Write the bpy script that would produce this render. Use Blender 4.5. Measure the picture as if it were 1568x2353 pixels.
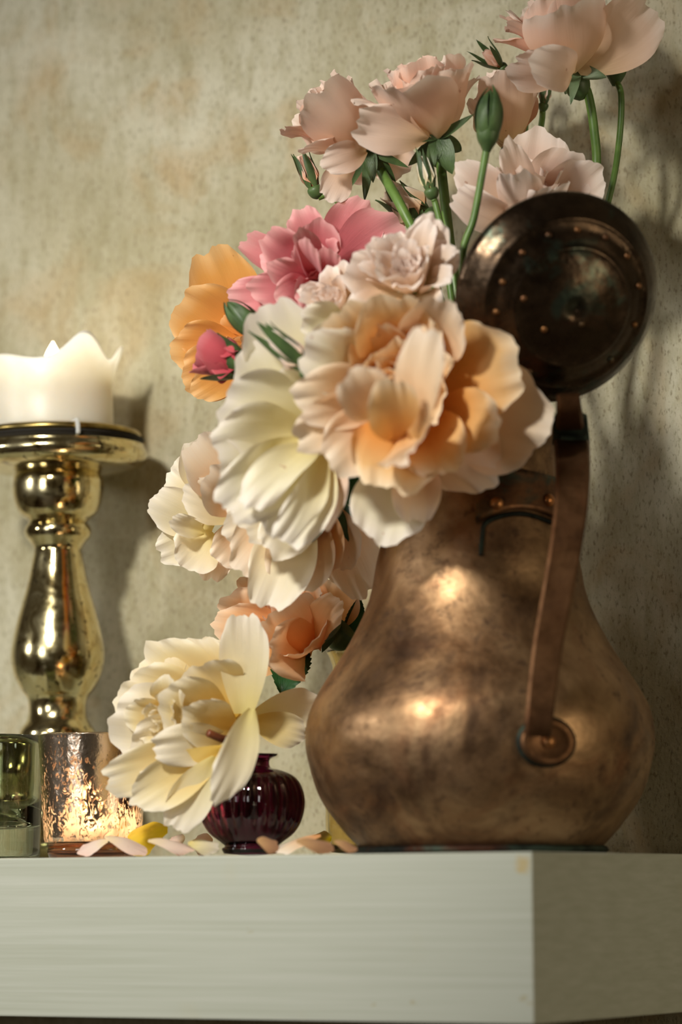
import bpy, bmesh, math, random
import numpy as np
from mathutils import Vector, Matrix

# ---------------------------------------------------------------- clear
for o in list(bpy.data.objects): bpy.data.objects.remove(o, do_unlink=True)
scene = bpy.context.scene
COL = scene.collection
rad = math.radians

# ---------------------------------------------------------------- camera
IW, IH, FPX = 1568.0, 2353.0, 7820.0
YAW, PITCH, ROLL = rad(30.0), math.atan((2046-1176.5)/7820.0), rad(0.37)
fwd = Vector((-math.sin(YAW)*math.cos(PITCH), math.cos(YAW)*math.cos(PITCH), math.sin(PITCH)))
r0 = fwd.cross(Vector((0, 0, 1))).normalized()
u0 = r0.cross(fwd).normalized()
# the horizon falls slightly to the left in the photograph
right = (r0*math.cos(ROLL) - u0*math.sin(ROLL)).normalized()
up = right.cross(fwd).normalized()
ZC = 1.402
ZO = 0.495          # depths below are given from a plane this far before the lens
CAM = -(fwd*ZC + right*(ZC*(1223-IW/2)/FPX) + up*(ZC*(IH/2-1957)/FPX))
cd = bpy.data.cameras.new('camera')
cd.sensor_fit = 'HORIZONTAL'; cd.sensor_width = 24.0; cd.lens = FPX/IW*24.0
cd.dof.use_dof = True; cd.dof.focus_distance = 1.085+ZO; cd.dof.aperture_fstop = 5.4
cd.clip_start = 0.02
cam = bpy.data.objects.new('camera', cd); COL.objects.link(cam)
m = Matrix.Identity(4)
for i in range(3):
    m[i][0] = right[i]; m[i][1] = up[i]; m[i][2] = -fwd[i]; m[i][3] = CAM[i]
cam.matrix_world = m
scene.camera = cam

def P(x, y, z):
    """world point at photograph pixel x, y and camera depth z (metres)"""
    z = z+ZO
    return CAM + fwd*z + right*(z*(x-IW/2)/FPX) + up*(z*(IH/2-y)/FPX)
def PX(n, z): return n*(z+ZO)/FPX
def stand(x, z):
    """point of the shelf top (z=0) seen at column x and depth z"""
    a = P(x, 0, z); b = P(x, 1000, z)
    t = a.z/(a.z-b.z)
    p = a.lerp(b, t); p.z = 0.0
    return p
def hgt(p, y):
    """height of pixel row y on the vertical through p"""
    q = Vector((p.x, p.y, 0)) - CAM
    d0, v0 = q.dot(fwd), q.dot(up)
    t = (IH/2-y)/FPX
    return (t*d0-v0)/(up.z-t*fwd.z)
def dep(p): return (Vector(p)-CAM).dot(fwd)-ZO

# ---------------------------------------------------------------- light
w = bpy.data.worlds.new('world'); scene.world = w; w.use_nodes = True
bg = w.node_tree.nodes['Background']
bg.inputs[0].default_value = (1.0, 0.82, 0.56, 1); bg.inputs[1].default_value = 0.05

def area(name, loc, target, sx, sy, power, col):
    ld = bpy.data.lights.new(name, 'AREA'); ld.shape = 'RECTANGLE'
    ld.size = sx; ld.size_y = sy; ld.energy = power; ld.color = col
    o = bpy.data.objects.new(name, ld); COL.objects.link(o)
    o.location = loc
    o.rotation_euler = (Vector(target)-Vector(loc)).to_track_quat('-Z', 'Y').to_euler()
    return o
area('window_light_side', (-1.46, -1.13, 0.42), (-0.12, 0.05, 0.16), 0.15, 0.28, 6.5, (1.0, 0.99, 0.95))
area('window_light_rear', (-0.55, -3.2, 0.45), (-0.15, 0.05, 0.16), 0.55, 0.85, 16.0, (1.0, 0.98, 0.93))
area('warm_fill_right', (2.3, -0.22, 0.0), (0.0, 0.05, 0.0), 0.6, 1.0, 10.0, (1.0, 0.84, 0.58))  # added off-frame warm fill that brightens the shelf's right end
sd = bpy.data.lights.new('spot_lamp', 'SPOT'); sd.energy = 36.0; sd.color = (1.0, 0.96, 0.85)
sd.spot_size = rad(57); sd.spot_blend = 1.0; sd.shadow_soft_size = 0.045
so = bpy.data.objects.new('spot_lamp', sd); COL.objects.link(so); so.location = (-0.14, -0.74, 0.55)
so.rotation_euler = (Vector((-0.28, 0.20, 0.08))-so.location).to_track_quat('-Z', 'Y').to_euler()

scene.view_settings.view_transform = 'Standard'
scene.view_settings.look = 'None'
scene.view_settings.exposure = 0.0
scene.view_settings.gamma = 1.0
scene.view_settings.use_curve_mapping = False

# ---------------------------------------------------------------- helpers
def lin(h):
    h = h.lstrip('#'); out = []
    for i in (0, 2, 4):
        c = int(h[i:i+2], 16)/255
        out.append(c/12.92 if c <= 0.04045 else ((c+0.055)/1.055)**2.4)
    return (*out, 1.0)

def tag(o, label=None, cat=None, group=None, kind=None):
    if label: o['label'] = label
    if cat: o['category'] = cat
    if group: o['group'] = group
    if kind: o['kind'] = kind
    return o
def empty(name, loc, label, cat, group=None):
    o = bpy.data.objects.new(name, None); COL.objects.link(o)
    o.location = loc; o.empty_display_size = 0.01
    return tag(o, label, cat, group)
def wpos(o):
    p = Vector((0, 0, 0))
    while o is not None:
        p += o.location; o = o.parent
    return p
def link_mesh(name, me, mat, parent=None, smooth=True):
    o = bpy.data.objects.new(name, me); COL.objects.link(o)
    if mat: me.materials.append(mat)
    if smooth:
        me.polygons.foreach_set('use_smooth', [True]*len(me.polygons))
    if parent: o.parent = parent
    return o
def build(name, verts, faces, mat, parent=None, smooth=True, uv=None):
    """verts in world space"""
    off = wpos(parent) if parent else Vector((0, 0, 0))
    me = bpy.data.meshes.new(name)
    me.from_pydata([(v[0]-off.x, v[1]-off.y, v[2]-off.z) for v in verts], [], faces)
    if uv is not None:
        l = me.uv_layers.new(name='UVMap')
        idx = np.zeros(len(me.loops), dtype=np.int32); me.loops.foreach_get('vertex_index', idx)
        l.data.foreach_set('uv', np.asarray(uv, dtype=np.float32)[idx].ravel())
    me.update()
    return link_mesh(name, me, mat, parent, smooth)

def frame(axis, hint=None):
    a = Vector(axis).normalized()
    h = Vector(hint) if hint is not None else (Vector((0, 0, 1)) if abs(a.z) < 0.9 else Vector((1, 0, 0)))
    x = (h - a*h.dot(a))
    x.normalize()
    return x, a.cross(x), a

def lathe(name, prof, org, mat, parent=None, axis=(0, 0, 1), seg=72, hint=None, mod=None, closed=False):
    """prof: list of (r, h); mod(phi, r, h) -> (r, h)"""
    x, y, a = frame(axis, hint if hint is not None else ((1, 0, 0) if abs(Vector(axis).normalized().z) > 0.9 else None))
    org = Vector(org); V = []; Fc = []; n = len(prof)
    for i, (r, h) in enumerate(prof):
        for s in range(seg):
            ph = 2*math.pi*s/seg
            rr, hh = (r, h) if mod is None else mod(ph, r, h)
            V.append(org + x*(rr*math.cos(ph)) + y*(rr*math.sin(ph)) + a*hh)
    rng = n if closed else n-1
    for i in range(rng):
        j = (i+1) % n
        for s in range(seg):
            t = (s+1) % seg
            Fc.append((i*seg+s, i*seg+t, j*seg+t, j*seg+s))
    if not closed:
        if prof[0][0] > 1e-6: Fc.append(tuple(reversed(range(seg))))
        if prof[-1][0] > 1e-6: Fc.append(tuple((n-1)*seg+s for s in range(seg)))
    return build(name, V, Fc, mat, parent)

def smooth_prof(pts, k=6):
    """Catmull-Rom through the profile points"""
    out = []
    n = len(pts)
    for i in range(n-1):
        p0 = pts[max(i-1, 0)]; p1 = pts[i]; p2 = pts[i+1]; p3 = pts[min(i+2, n-1)]
        for j in range(k):
            t = j/k
            out.append(tuple(0.5*((2*p1[d]) + (-p0[d]+p2[d])*t + (2*p0[d]-5*p1[d]+4*p2[d]-p3[d])*t*t
                       + (-p0[d]+3*p1[d]-3*p2[d]+p3[d])*t**3) for d in range(len(p1))))
    out.append(tuple(pts[-1]))
    return out

def tube(name, pts, r, mat, parent=None, seg=8, taper=None, k=6):
    pts = smooth_prof([tuple(p) for p in pts], k) if len(pts) > 2 else [tuple(p) for p in pts]
    V = []; Fc = []; n = len(pts); px = None
    for i in range(n):
        p = Vector(pts[i])
        d = (Vector(pts[min(i+1, n-1)])-Vector(pts[max(i-1, 0)])).normalized()
        if px is None: px, py, _ = frame(d)
        px = (px - d*px.dot(d)).normalized(); py = d.cross(px)
        rr = r if taper is None else r*(1+(taper-1)*i/(n-1))
        for s in range(seg):
            a = 2*math.pi*s/seg
            V.append(p + px*(rr*math.cos(a)) + py*(rr*math.sin(a)))
    for i in range(n-1):
        for s in range(seg):
            t = (s+1) % seg
            Fc.append((i*seg+s, i*seg+t, (i+1)*seg+t, (i+1)*seg+s))
    Fc.append(tuple(reversed(range(seg)))); Fc.append(tuple((n-1)*seg+s for s in range(seg)))
    return build(name, V, Fc, mat, parent)

def box(name, lo, hi, mat, parent=None, bevel=0.0, seg=2):
    bm = bmesh.new()
    bmesh.ops.create_cube(bm, size=1)
    c = (Vector(lo)+Vector(hi))/2; s = Vector(hi)-Vector(lo)
    off = wpos(parent) if parent else Vector((0, 0, 0))
    for v in bm.verts: v.co = Vector((v.co.x*s.x, v.co.y*s.y, v.co.z*s.z))+c-off
    if bevel: bmesh.ops.bevel(bm, geom=bm.edges[:], offset=bevel, segments=seg, affect='EDGES', profile=0.6)
    me = bpy.data.meshes.new(name); bm.to_mesh(me); bm.free()
    return link_mesh(name, me, mat, parent, False)

# ---------------------------------------------------------------- materials
class Mat:
    def __init__(s, name):
        s.m = bpy.data.materials.new(name); s.m.use_nodes = True
        s.nt = s.m.node_tree; s.N = s.nt.nodes; s.L = s.nt.links
        s.out = s.N['Material Output']; s.b = s.N['Principled BSDF']
    def new(s, t, **kw):
        n = s.N.new(t)
        for k, v in kw.items(): setattr(n, k, v)
        return n
    def coord(s, scale=(1, 1, 1), out='Object'):
        t = s.new('ShaderNodeTexCoord'); mp = s.new('ShaderNodeMapping')
        mp.inputs['Scale'].default_value = scale
        s.L.new(t.outputs[out], mp.inputs[0]); return mp.outputs[0]
    def noise(s, vec, scale, detail=4, rough=0.55, dist=0.0):
        n = s.new('ShaderNodeTexNoise'); n.inputs['Scale'].default_value = scale
        n.inputs['Detail'].default_value = detail; n.inputs['Roughness'].default_value = rough
        n.inputs['Distortion'].default_value = dist
        s.L.new(vec, n.inputs['Vector']); return n.outputs['Fac']
    def ramp(s, fac, stops, interp='LINEAR'):
        r = s.new('ShaderNodeValToRGB'); e = r.color_ramp.elements; r.color_ramp.interpolation = interp
        while len(e) < len(stops): e.new(0.5)
        for el, (p, c) in zip(e, stops):
            el.position = p; el.color = lin(c) if isinstance(c, str) else ((c, c, c, 1) if not hasattr(c, '__len__') else c)
        s.L.new(fac, r.inputs[0]); return r.outputs[0]
    def mix(s, fac, a, b, mode='MIX'):
        n = s.new('ShaderNodeMix', data_type='RGBA', blend_type=mode)
        for sock, v in ((n.inputs[0], fac), (n.inputs[6], a), (n.inputs[7], b)):
            if hasattr(v, 'is_output'): s.L.new(v, sock)
            elif isinstance(v, str): sock.default_value = lin(v)
            else: sock.default_value = v
        return n.outputs[2]
    def math(s, op, a, b=None):
        n = s.new('ShaderNodeMath', operation=op)
        for sock, v in ((n.inputs[0], a), (n.inputs[1], b)):
            if v is None: continue
            if hasattr(v, 'is_output'): s.L.new(v, sock)
            else: sock.default_value = v
        return n.outputs[0]
    def bump(s, h, strength, dist, target=None, prev=None):
        n = s.new('ShaderNodeBump'); n.inputs['Strength'].default_value = strength
        n.inputs['Distance'].default_value = dist
        s.L.new(h, n.inputs['Height'])
        if prev is not None: s.L.new(prev, n.inputs['Normal'])
        s.L.new(n.outputs[0], (target or s.b).inputs['Normal']); return n.outputs[0]
    def set(s, **kw):
        for k, v in kw.items():
            sock = s.b.inputs[k.replace('_', ' ')]
            if hasattr(v, 'is_output'): s.L.new(v, sock)
            elif isinstance(v, str): sock.default_value = lin(v)
            else: sock.default_value = v
        return s

def mat_wall():
    m = Mat('aged_plaster'); c = m.coord()
    big = m.noise(c, 7, 5, 0.6, 0.4)
    col = m.ramp(big, [(0.30, '#969072'), (0.46, '#b1aa90'), (0.60, '#bdb8a2'), (0.75, '#c6c2b0')])
    st = m.noise(m.coord((130, 130, 45)), 1.0, 5, 0.7)
    col = m.mix(m.ramp(st, [(0.44, 0.0), (0.70, 0.62)]), col, '#948c6a')
    pat = m.noise(c, 22, 4, 0.6, 0.8)
    col = m.mix(m.ramp(pat, [(0.56, 0.0), (0.72, 0.5)]), col, '#cbc6b2')
    och = m.noise(c, 15, 3, 0.6, 1.2)
    col = m.mix(m.ramp(och, [(0.52, 0.0), (0.76, 0.5)]), col, '#ab8a56')
    sp = m.noise(m.coord((1, 1, 0.45)), 620, 3, 0.7)
    col = m.mix(m.ramp(sp, [(0.54, 0.0), (0.66, 0.6)]), col, '#6d6047')
    sp2 = m.noise(c, 300, 2, 0.6)
    col = m.mix(m.ramp(sp2, [(0.60, 0.0), (0.80, 0.25)]), col, '#cfcab4')
    m.set(Base_Color=col, Roughness=0.85)
    m.b.inputs['Specular IOR Level'].default_value = 0.2
    h = m.mix(0.5, m.noise(c, 420, 4, 0.7), m.noise(c, 90, 4, 0.6))
    m.bump(h, 0.5, 0.0012)
    return m.m
def mat_paint():
    m = Mat('brushed_white_paint')
    st = m.noise(m.coord((7, 60, 420)), 1.0, 4, 0.6)
    col = m.ramp(st, [(0.30, '#a8ab9c'), (0.52, '#b0b3a6'), (0.75, '#b9bbb0')])
    bl = m.noise(m.coord((1, 1, 1)), 26, 3, 0.5)
    col = m.mix(m.ramp(bl, [(0.62, 0.0), (0.80, 0.30)]), col, '#b3ac8e')
    ck = m.noise(m.coord((1, 1, 2.2)), 75, 2, 0.5)
    col = m.mix(m.ramp(ck, [(0.755, 0.0), (0.79, 0.6)]), col, '#a0946f')
    tc = m.new('ShaderNodeTexCoord'); vd = m.new('ShaderNodeVectorMath', operation='DISTANCE')
    vd.inputs[1].default_value = (0.5955, -0.1, 0.0650); m.L.new(tc.outputs['Object'], vd.inputs[0])
    sn = m.math('ADD', vd.outputs['Value'], m.math('MULTIPLY', m.math('SUBTRACT', m.noise(tc.outputs['Object'], 300, 2), 0.5), 0.006))
    col = m.mix(m.ramp(m.math('MULTIPLY', sn, 100), [(0.22, 0.75), (0.42, 0.0)]), col, '#b39c62')
    m.set(Base_Color=col, Roughness=0.5)
    m.bump(st, 0.12, 0.0006)
    return m.m
def mat_copper(name, dark, mid, light, green=0.0, rough=0.33, spots=1.0):
    m = Mat(name); c = m.coord()
    n1 = m.noise(c, 28, 5, 0.6, 0.5)
    col = m.ramp(n1, [(0.28, dark), (0.45, mid), (0.62, light), (0.8, mid)])
    n2 = m.noise(c, 120, 4, 0.65)
    sp = m.ramp(n2, [(0.56, 0.0), (0.70, 0.75*spots)])
    col = m.mix(sp, col, dark)
    n4 = m.noise(c, 17, 4, 0.6, 1.0)
    col = m.mix(m.ramp(n4, [(0.56, 0.0), (0.74, 0.55)]), col, '#7a4327')
    n5 = m.noise(c, 21, 5, 0.7, 0.6)
    col = m.mix(m.ramp(n5, [(0.52, 0.0), (0.68, 0.7)]), col, dark)
    n3 = m.noise(c, 33, 4, 0.65, 0.7)
    if green: col = m.mix(m.ramp(n3, [(0.62-green*0.3, 0.0), (0.72-green*0.25, 0.85)]), col, '#3d4a40')
    m.set(Base_Color=col, Metallic=0.88)
    ro = m.ramp(n2, [(0.35, rough), (0.75, rough+0.24)])
    m.L.new(ro, m.b.inputs['Roughness'])
    b = m.bump(m.noise(c, 55, 3, 0.5), 0.30, 0.0030)
    m.bump(n2, 0.10, 0.0010, prev=b)
    return m.m
def mat_mercury():
    m = Mat('gold_mercury_glass'); c = m.coord()
    n = m.noise(c, 70, 5, 0.65, 0.8)
    col = m.ramp(n, [(0.30, '#a58c58'), (0.45, '#d8c690'), (0.65, '#e8dcb0'), (0.8, '#c9a468')])
    sp = m.noise(c, 260, 3, 0.6)
    col = m.mix(m.ramp(sp, [(0.60, 0.0), (0.66, 0.85)]), col, '#4b3a1e')
    m.set(Base_Color=col, Metallic=1.0)
    m.L.new(m.ramp(n, [(0.4, 0.10), (0.75, 0.28)]), m.b.inputs['Roughness'])
    m.b.inputs['Coat Weight'].default_value = 0.5
    m.bump(m.noise(c, 60, 3, 0.5), 0.18, 0.0012)
    return m.m
def mat_crackle():
    m = Mat('rose_gold_crackle_glass'); c = m.coord((1, 1, 0.6))
    n = m.noise(c, 300, 4, 0.62, 2.4)
    n2 = m.noise(c, 60, 3, 0.5, 0.5)
    f = m.math('ADD', n, m.math('MULTIPLY', m.math('SUBTRACT', n2, 0.5), 0.45))
    sep = m.new('ShaderNodeSeparateXYZ'); tc = m.new('ShaderNodeTexCoord'); m.L.new(tc.outputs['Generated'], sep.inputs[0])
    f = m.math('SUBTRACT', f, m.math('MULTIPLY', m.math('SUBTRACT', sep.outputs[2], 0.35), 0.16))
    mask = m.ramp(f, [(0.515, 0.0), (0.56, 1.0)])
    m.set(Base_Color='#f2ddc8', Metallic=1.0, Roughness=0.17)
    m.bump(n, 0.15, 0.0010)
    tr = m.new('ShaderNodeBsdfTranslucent'); tr.inputs[0].default_value = lin('#fff0dc')
    tp = m.new('ShaderNodeBsdfTransparent'); tp.inputs[0].default_value = lin('#ffe9d0')
    ms = m.new('ShaderNodeMixShader'); ms.inputs[0].default_value = 0.45
    m.L.new(tr.outputs[0], ms.inputs[1]); m.L.new(tp.outputs[0], ms.inputs[2])
    mx = m.new('ShaderNodeMixShader')
    m.L.new(mask, mx.inputs[0]); m.L.new(m.b.outputs[0], mx.inputs[1]); m.L.new(ms.outputs[0], mx.inputs[2])
    m.L.new(mx.outputs[0], m.out.inputs[0])
    return m.m
def mat_glass(name, col, rough=0.02, ior=1.48):
    m = Mat(name); m.set(Base_Color=col, Roughness=rough, IOR=ior)
    m.b.inputs['Transmission Weight'].default_value = 1.0
    return m.m
def mat_simple(name, col, rough=0.5, metal=0.0, noise=None, bump=0.0):
    m = Mat(name)
    if noise:
        n = m.noise(m.coord(), noise[0], 4, 0.6)
        cc = m.ramp(n, [(0.35, col), (0.7, noise[1])]); m.set(Base_Color=cc)
        if bump: m.bump(n, bump, 0.001)
    else: m.set(Base_Color=col)
    m.set(Roughness=rough, Metallic=metal); return m.m
def mat_wax():
    m = Mat('ivory_wax'); c = m.coord()
    m.set(Base_Color=m.ramp(m.noise(c, 40, 3), [(0.3, '#ddd5c4'), (0.7, '#e6dfd0')]), Roughness=0.42)
    m.b.inputs['Subsurface Weight'].default_value = 1.0
    m.b.inputs['Subsurface Radius'].default_value = (1.0, 0.92, 0.80)
    m.b.inputs['Subsurface Scale'].default_value = 0.016
    return m.m
def mat_flame():
    m = Mat('candle_flame'); m.N.remove(m.b)
    e = m.new('ShaderNodeEmission'); e.inputs[0].default_value = (1.0, 0.90, 0.70, 1); e.inputs[1].default_value = 7.5
    m.L.new(e.outputs[0], m.out.inputs[0]); return m.m
def mat_petal(name, base, mid, tip, rim=None, trans=0.32, vein=0.35):
    m = Mat(name)
    uv = m.new('ShaderNodeUVMap'); sx = m.new('ShaderNodeSeparateXYZ'); m.L.new(uv.outputs[0], sx.inputs[0])
    n = m.noise(m.coord(), 90, 3, 0.5)
    f = m.math('ADD', sx.outputs[1], m.math('MULTIPLY', m.math('SUBTRACT', n, 0.5), 0.16))
    stops = [(0.03, base), (0.42, mid), (0.80, tip)]
    if rim: stops.append((0.985, rim))
    col = m.ramp(f, stops)
    mp = m.new('ShaderNodeMapping'); mp.inputs['Scale'].default_value = (34, 1.6, 1); m.L.new(uv.outputs[0], mp.inputs[0])
    ve = m.noise(mp.outputs[0], 1.0, 3, 0.6, 0.3)
    col = m.mix(m.ramp(ve, [(0.45, 0.0), (0.8, vein*0.5)]), col, mid)
    sp = m.noise(m.coord(), 170, 2, 0.5)
    col = m.mix(m.ramp(sp, [(0.745, 0.0), (0.77, 0.5)]), col, '#a8643c')
    m.set(Base_Color=col, Roughness=0.5)
    m.b.inputs['Specular IOR Level'].default_value = 0.25
    m.b.inputs['Sheen Weight'].default_value = 0.12
    m.bump(ve, 0.25, 0.0005)
    tr = m.new('ShaderNodeBsdfTranslucent'); m.L.new(col, tr.inputs[0])
    mx = m.new('ShaderNodeMixShader'); mx.inputs[0].default_value = trans
    m.L.new(m.b.outputs[0], mx.inputs[1]); m.L.new(tr.outputs[0], mx.inputs[2])
    m.L.new(mx.outputs[0], m.out.inputs[0])
    return m.m
def mat_green(name, a, b, trans=0.15, rough=0.45):
    m = Mat(name)
    uv = m.new('ShaderNodeUVMap'); mp = m.new('ShaderNodeMapping'); mp.inputs['Scale'].default_value = (16, 8, 1)
    m.L.new(uv.outputs[0], mp.inputs[0])
    n = m.noise(m.coord(), 110, 3, 0.5)
    col = m.ramp(n, [(0.3, a), (0.7, b)])
    m.set(Base_Color=col, Roughness=rough)
    ve = m.noise(mp.outputs[0], 1.0, 3, 0.6)
    m.bump(ve, 0.3, 0.0008)
    tr = m.new('ShaderNodeBsdfTranslucent'); m.L.new(col, tr.inputs[0])
    mx = m.new('ShaderNodeMixShader'); mx.inputs[0].default_value = trans
    m.L.new(m.b.outputs[0], mx.inputs[1]); m.L.new(tr.outputs[0], mx.inputs[2])
    m.L.new(mx.outputs[0], m.out.inputs[0])
    return m.m

M = {}
M['wall'] = mat_wall()
M['paint'] = mat_paint()
M['copper'] = mat_copper('worn_copper', '#4d392c', '#8a6a4c', '#a98865', 0.0, 0.37)
M['handle'] = mat_copper('handle_copper', '#432c1d', '#62432b', '#745338', 0.0, 0.40, 0.6)
M['lid'] = mat_copper('tarnished_copper', '#221a14', '#392c20', '#4c3c2d', 0.18, 0.20, 0.4)
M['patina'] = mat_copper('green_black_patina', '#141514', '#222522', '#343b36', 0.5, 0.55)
M['plate'] = mat_copper('dark_patched_copper', '#33261d', '#6b4a33', '#94683f', 0.35, 0.40)
M['rivet'] = mat_copper('bright_copper', '#8a5430', '#b87b4a', '#cf9562', 0.0, 0.30, 0.3)
M['mercury'] = mat_mercury()
M['brass'] = mat_simple('aged_brass', '#8a7440', 0.28, 1.0, (90, '#c0a868'))
M['darkgap'] = mat_simple('dark_gap_shade', '#17120c', 0.8)
M['crackle'] = mat_crackle()
M['plum'] = mat_glass('plum_glass', '#7e2c58', 0.03, 1.5)
M['smoke'] = mat_glass('grey_green_glass', '#c3cab0', 0.02)
M['amber'] = mat_glass('pale_amber_glass', '#f0dfb0', 0.02)
M['wax'] = mat_wax()
M['flame'] = mat_flame()
M['wick'] = mat_simple('burnt_wick', '#1a120c', 0.9)
M['tin'] = mat_simple('tealight_tin', '#b9b2a4', 0.3, 1.0)

M['blush'] = mat_petal('blush_petal', '#edd0a0', '#f0cbac', '#f4d5c2', '#f8e6da')
M['blush_deep'] = mat_petal('deep_blush_petal', '#eaac78', '#eeb492', '#f3c6ae', '#f8dccd')
M['shell'] = mat_petal('shell_pink_petal', '#e6c296', '#f0d0b8', '#f3dccf', '#f8eae2')
M['pink'] = mat_petal('rose_pink_petal', '#d4606a', '#de7f88', '#e79a9e', '#efb6b6', 0.30)
M['orange'] = mat_petal('apricot_orange_petal', '#d9822e', '#e39a4a', '#e6a95c', '#edc084')
M['white'] = mat_petal('ivory_petal', '#e6d68c', '#efe6bc', '#f1ead4', '#f4ece4')
M['ruffle'] = mat_petal('pale_pink_ruffled_petal', '#edcf98', '#f2d9bc', '#f5e2d4', '#f7eae4')
M['apricot'] = mat_petal('apricot_petal', '#e39038', '#ecac5c', '#f0c68c', '#f6e2c4')
M['apricot_pale'] = mat_petal('pale_apricot_petal', '#e8b878', '#efcaa0', '#f1d8ba', '#f6e6d4')
M['cream'] = mat_petal('cream_petal', '#ecdc90', '#f2e6bc', '#f4ead2', '#f7efe2')
M['peachcream'] = mat_petal('peach_cream_petal', '#e8a468', '#eec49a', '#f2dcc2', '#f6e8d8')
M['peach'] = mat_petal('peach_petal', '#ec9c48', '#f2b474', '#f5c898', '#f9e0c6')
M['lemon'] = mat_petal('lemon_cream_petal', '#e6bc4c', '#efd488', '#f3e4b8', '#f6eedb')
M['crimson'] = mat_petal('crimson_pink_petal', '#b83a48', '#cc4e5c', '#d86670', '#e38890', 0.2)
M['yellow'] = mat_petal('yellow_petal', '#e0c010', '#dcb418', '#e2c43c', None, 0.3, 0.1)
M['faded'] = mat_petal('faded_pink_petal', '#f0dcb4', '#f2ddcf', '#f2d8cf', '#f0d2c6', 0.3, 0.1)
M['brown'] = mat_petal('browned_petal', '#c8a070', '#c0946c', '#b88a68', None, 0.25, 0.1)
M['stem'] = mat_green('rose_stem_green', '#48662c', '#64843c', 0.0)
M['stem_dark'] = mat_green('dark_stem', '#2c4a1e', '#42602c', 0.0)
M['stem_brown'] = mat_green('reddish_brown_stem', '#5c2c18', '#7a4024', 0.0)
M['sepal'] = mat_green('sepal_green', '#34482a', '#56703f', 0.12)
M['sepal_pale'] = mat_green('pale_sepal_green', '#5f7a54', '#86987a', 0.15)
M['leaf'] = mat_green('dark_leaf_green', '#16401f', '#245a2c', 0.12, 0.38)

# ---------------------------------------------------------------- setting
WALL_Y = 0.205
tag(box('wall_back', (-1.7, WALL_Y, -1.1), (1.6, WALL_Y+0.12, 1.7), M['wall']), kind='structure')
M['floor'] = mat_simple('dark_boards', '#3a281a', 0.5, 0.0, (9, '#54402c'))
M['roomwall'] = mat_simple('room_plaster', '#7d745c', 0.9, 0.0, (5, '#8a8068'))
tag(box('floor', (-1.7, -3.4, -1.16), (1.6, WALL_Y+0.12, -1.1), M['floor']), kind='structure')
tag(box('wall_rear', (-1.7, -3.5, -1.1), (1.6, -3.4, 1.7), M['roomwall']), kind='structure')

mantel = empty('mantel_shelf', (-0.6, 0.1, -0.0705), 'thick white painted mantel shelf with a brushed front, shaded right end', 'mantel')
box('shelf_board', (-1.25, 0, -0.0705), (0, WALL_Y, 0), M['paint'], mantel, 0.0008, 2)

# ---------------------------------------------------------------- petals
def grid_shape(L, W, bend, cup, curl, ruf, seed, shape='round', nu=23, nv=17, flare=0.0, tr=0.25, basew=0.16, twist=0.0):
    rs = np.random.RandomState(seed)
    u = np.linspace(-1, 1, nu)[None, :]; v = np.linspace(0, 1, nv)[:, None]
    if shape == 'round':
        half = basew + (1-basew)*np.sin(np.pi/2*np.clip(v*1.12, 0, 1))**0.95
        half = half*(1-0.12*v**7)
        Lu = L*(1-tr*np.abs(u)**2.5)
        jag = 1 + 0.030*np.sin(u*rs.uniform(4, 7)+rs.uniform(0, 6)) + 0.014*np.sin(u*rs.uniform(9, 14)+rs.uniform(0, 6)) + 0.008*np.sin(u*rs.uniform(20, 27)+rs.uniform(0, 6)) - rs.uniform(0, 0.05)*np.exp(-((u-rs.uniform(-.4, .4))/0.13)**2)
        Lu = Lu*jag
    elif shape == 'lance':
        half = (v+0.02)**0.45*(1.0-v)**0.9*1.75+0.02
        Lu = L*np.ones_like(u)
    else:
        half = np.sin(np.pi*np.clip(v, 0, 1)**0.82)**0.85*0.98+0.02
        saw = (v*11) % 1.0
        half = half*(1-0.13*saw*(v < 0.97))
        Lu = L*np.ones_like(u)
    ang = bend*v - curl*np.clip((v-0.62)/0.38, 0, 1)**1.6 + 0*u
    ph = [rs.uniform(0, 6.28) for _ in range(6)]
    fr = rs.uniform(3.0, 5.0)
    ang = ang + ruf*1.6*np.clip((v-0.5)*2, 0, 1)**2*np.sin(fr*u+ph[3])
    dv = np.diff(v[:, 0], prepend=0)[:, None]
    Yc = np.cumsum(np.cos(ang)*dv*Lu, axis=0); Nc = np.cumsum(np.sin(ang)*dv*Lu, axis=0)
    x = u*half*W/2
    c = cup*(1-flare*v)/(W/2); c = np.where(np.abs(c) < 1e-4, 1e-4, c)+0*u
    a = x*c
    X = np.sin(a)/c; I = (1-np.cos(a))/c
    I = I + ruf*W*np.clip(v-0.25, 0, 1)**1.6*(0.34*np.sin(fr*u+ph[0])+0.18*np.sin(2.1*fr*u+ph[1])*np.abs(u)+0.12*np.sin(6*v+ph[2])*np.abs(u))
    I = I + 0.02*W*np.sin(5*v+3*u+ph[4])
    if shape == 'round':
        edge = np.clip((np.maximum(v, np.abs(u)*np.clip(v*1.6, 0, 1))-0.55)/0.45, 0, 1)**2
        q = np.arctan2(u, v+0.15)*0.5+u*0.5
        I = I + (0.012+0.22*ruf)*W*edge*(np.sin(rs.uniform(9, 13)*q+3*v*np.abs(u)+ph[5])+0.6*np.sin(rs.uniform(17, 24)*q+5*v*np.abs(u)+ph[2]))
    if shape == 'leaf': I = I + 0.16*W*np.abs(u)*half
    Y = Yc - I*np.sin(ang); Nn = Nc + I*np.cos(ang)
    if twist:
        t = twist*v; X, Nn2 = X*np.cos(t)-Nn*np.sin(t), X*np.sin(t)+Nn*np.cos(t); Nn = Nn2
    uv = np.stack([(u*0.5+0.5)+0*v, v+0*u], -1).reshape(-1, 2)
    tip = np.array([0.0, Yc[-1, nu//2], Nc[-1, nu//2]])
    return np.stack([X, Y, Nn], -1).reshape(-1, 3), uv, tip, nu, nv
FACES = {}
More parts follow.
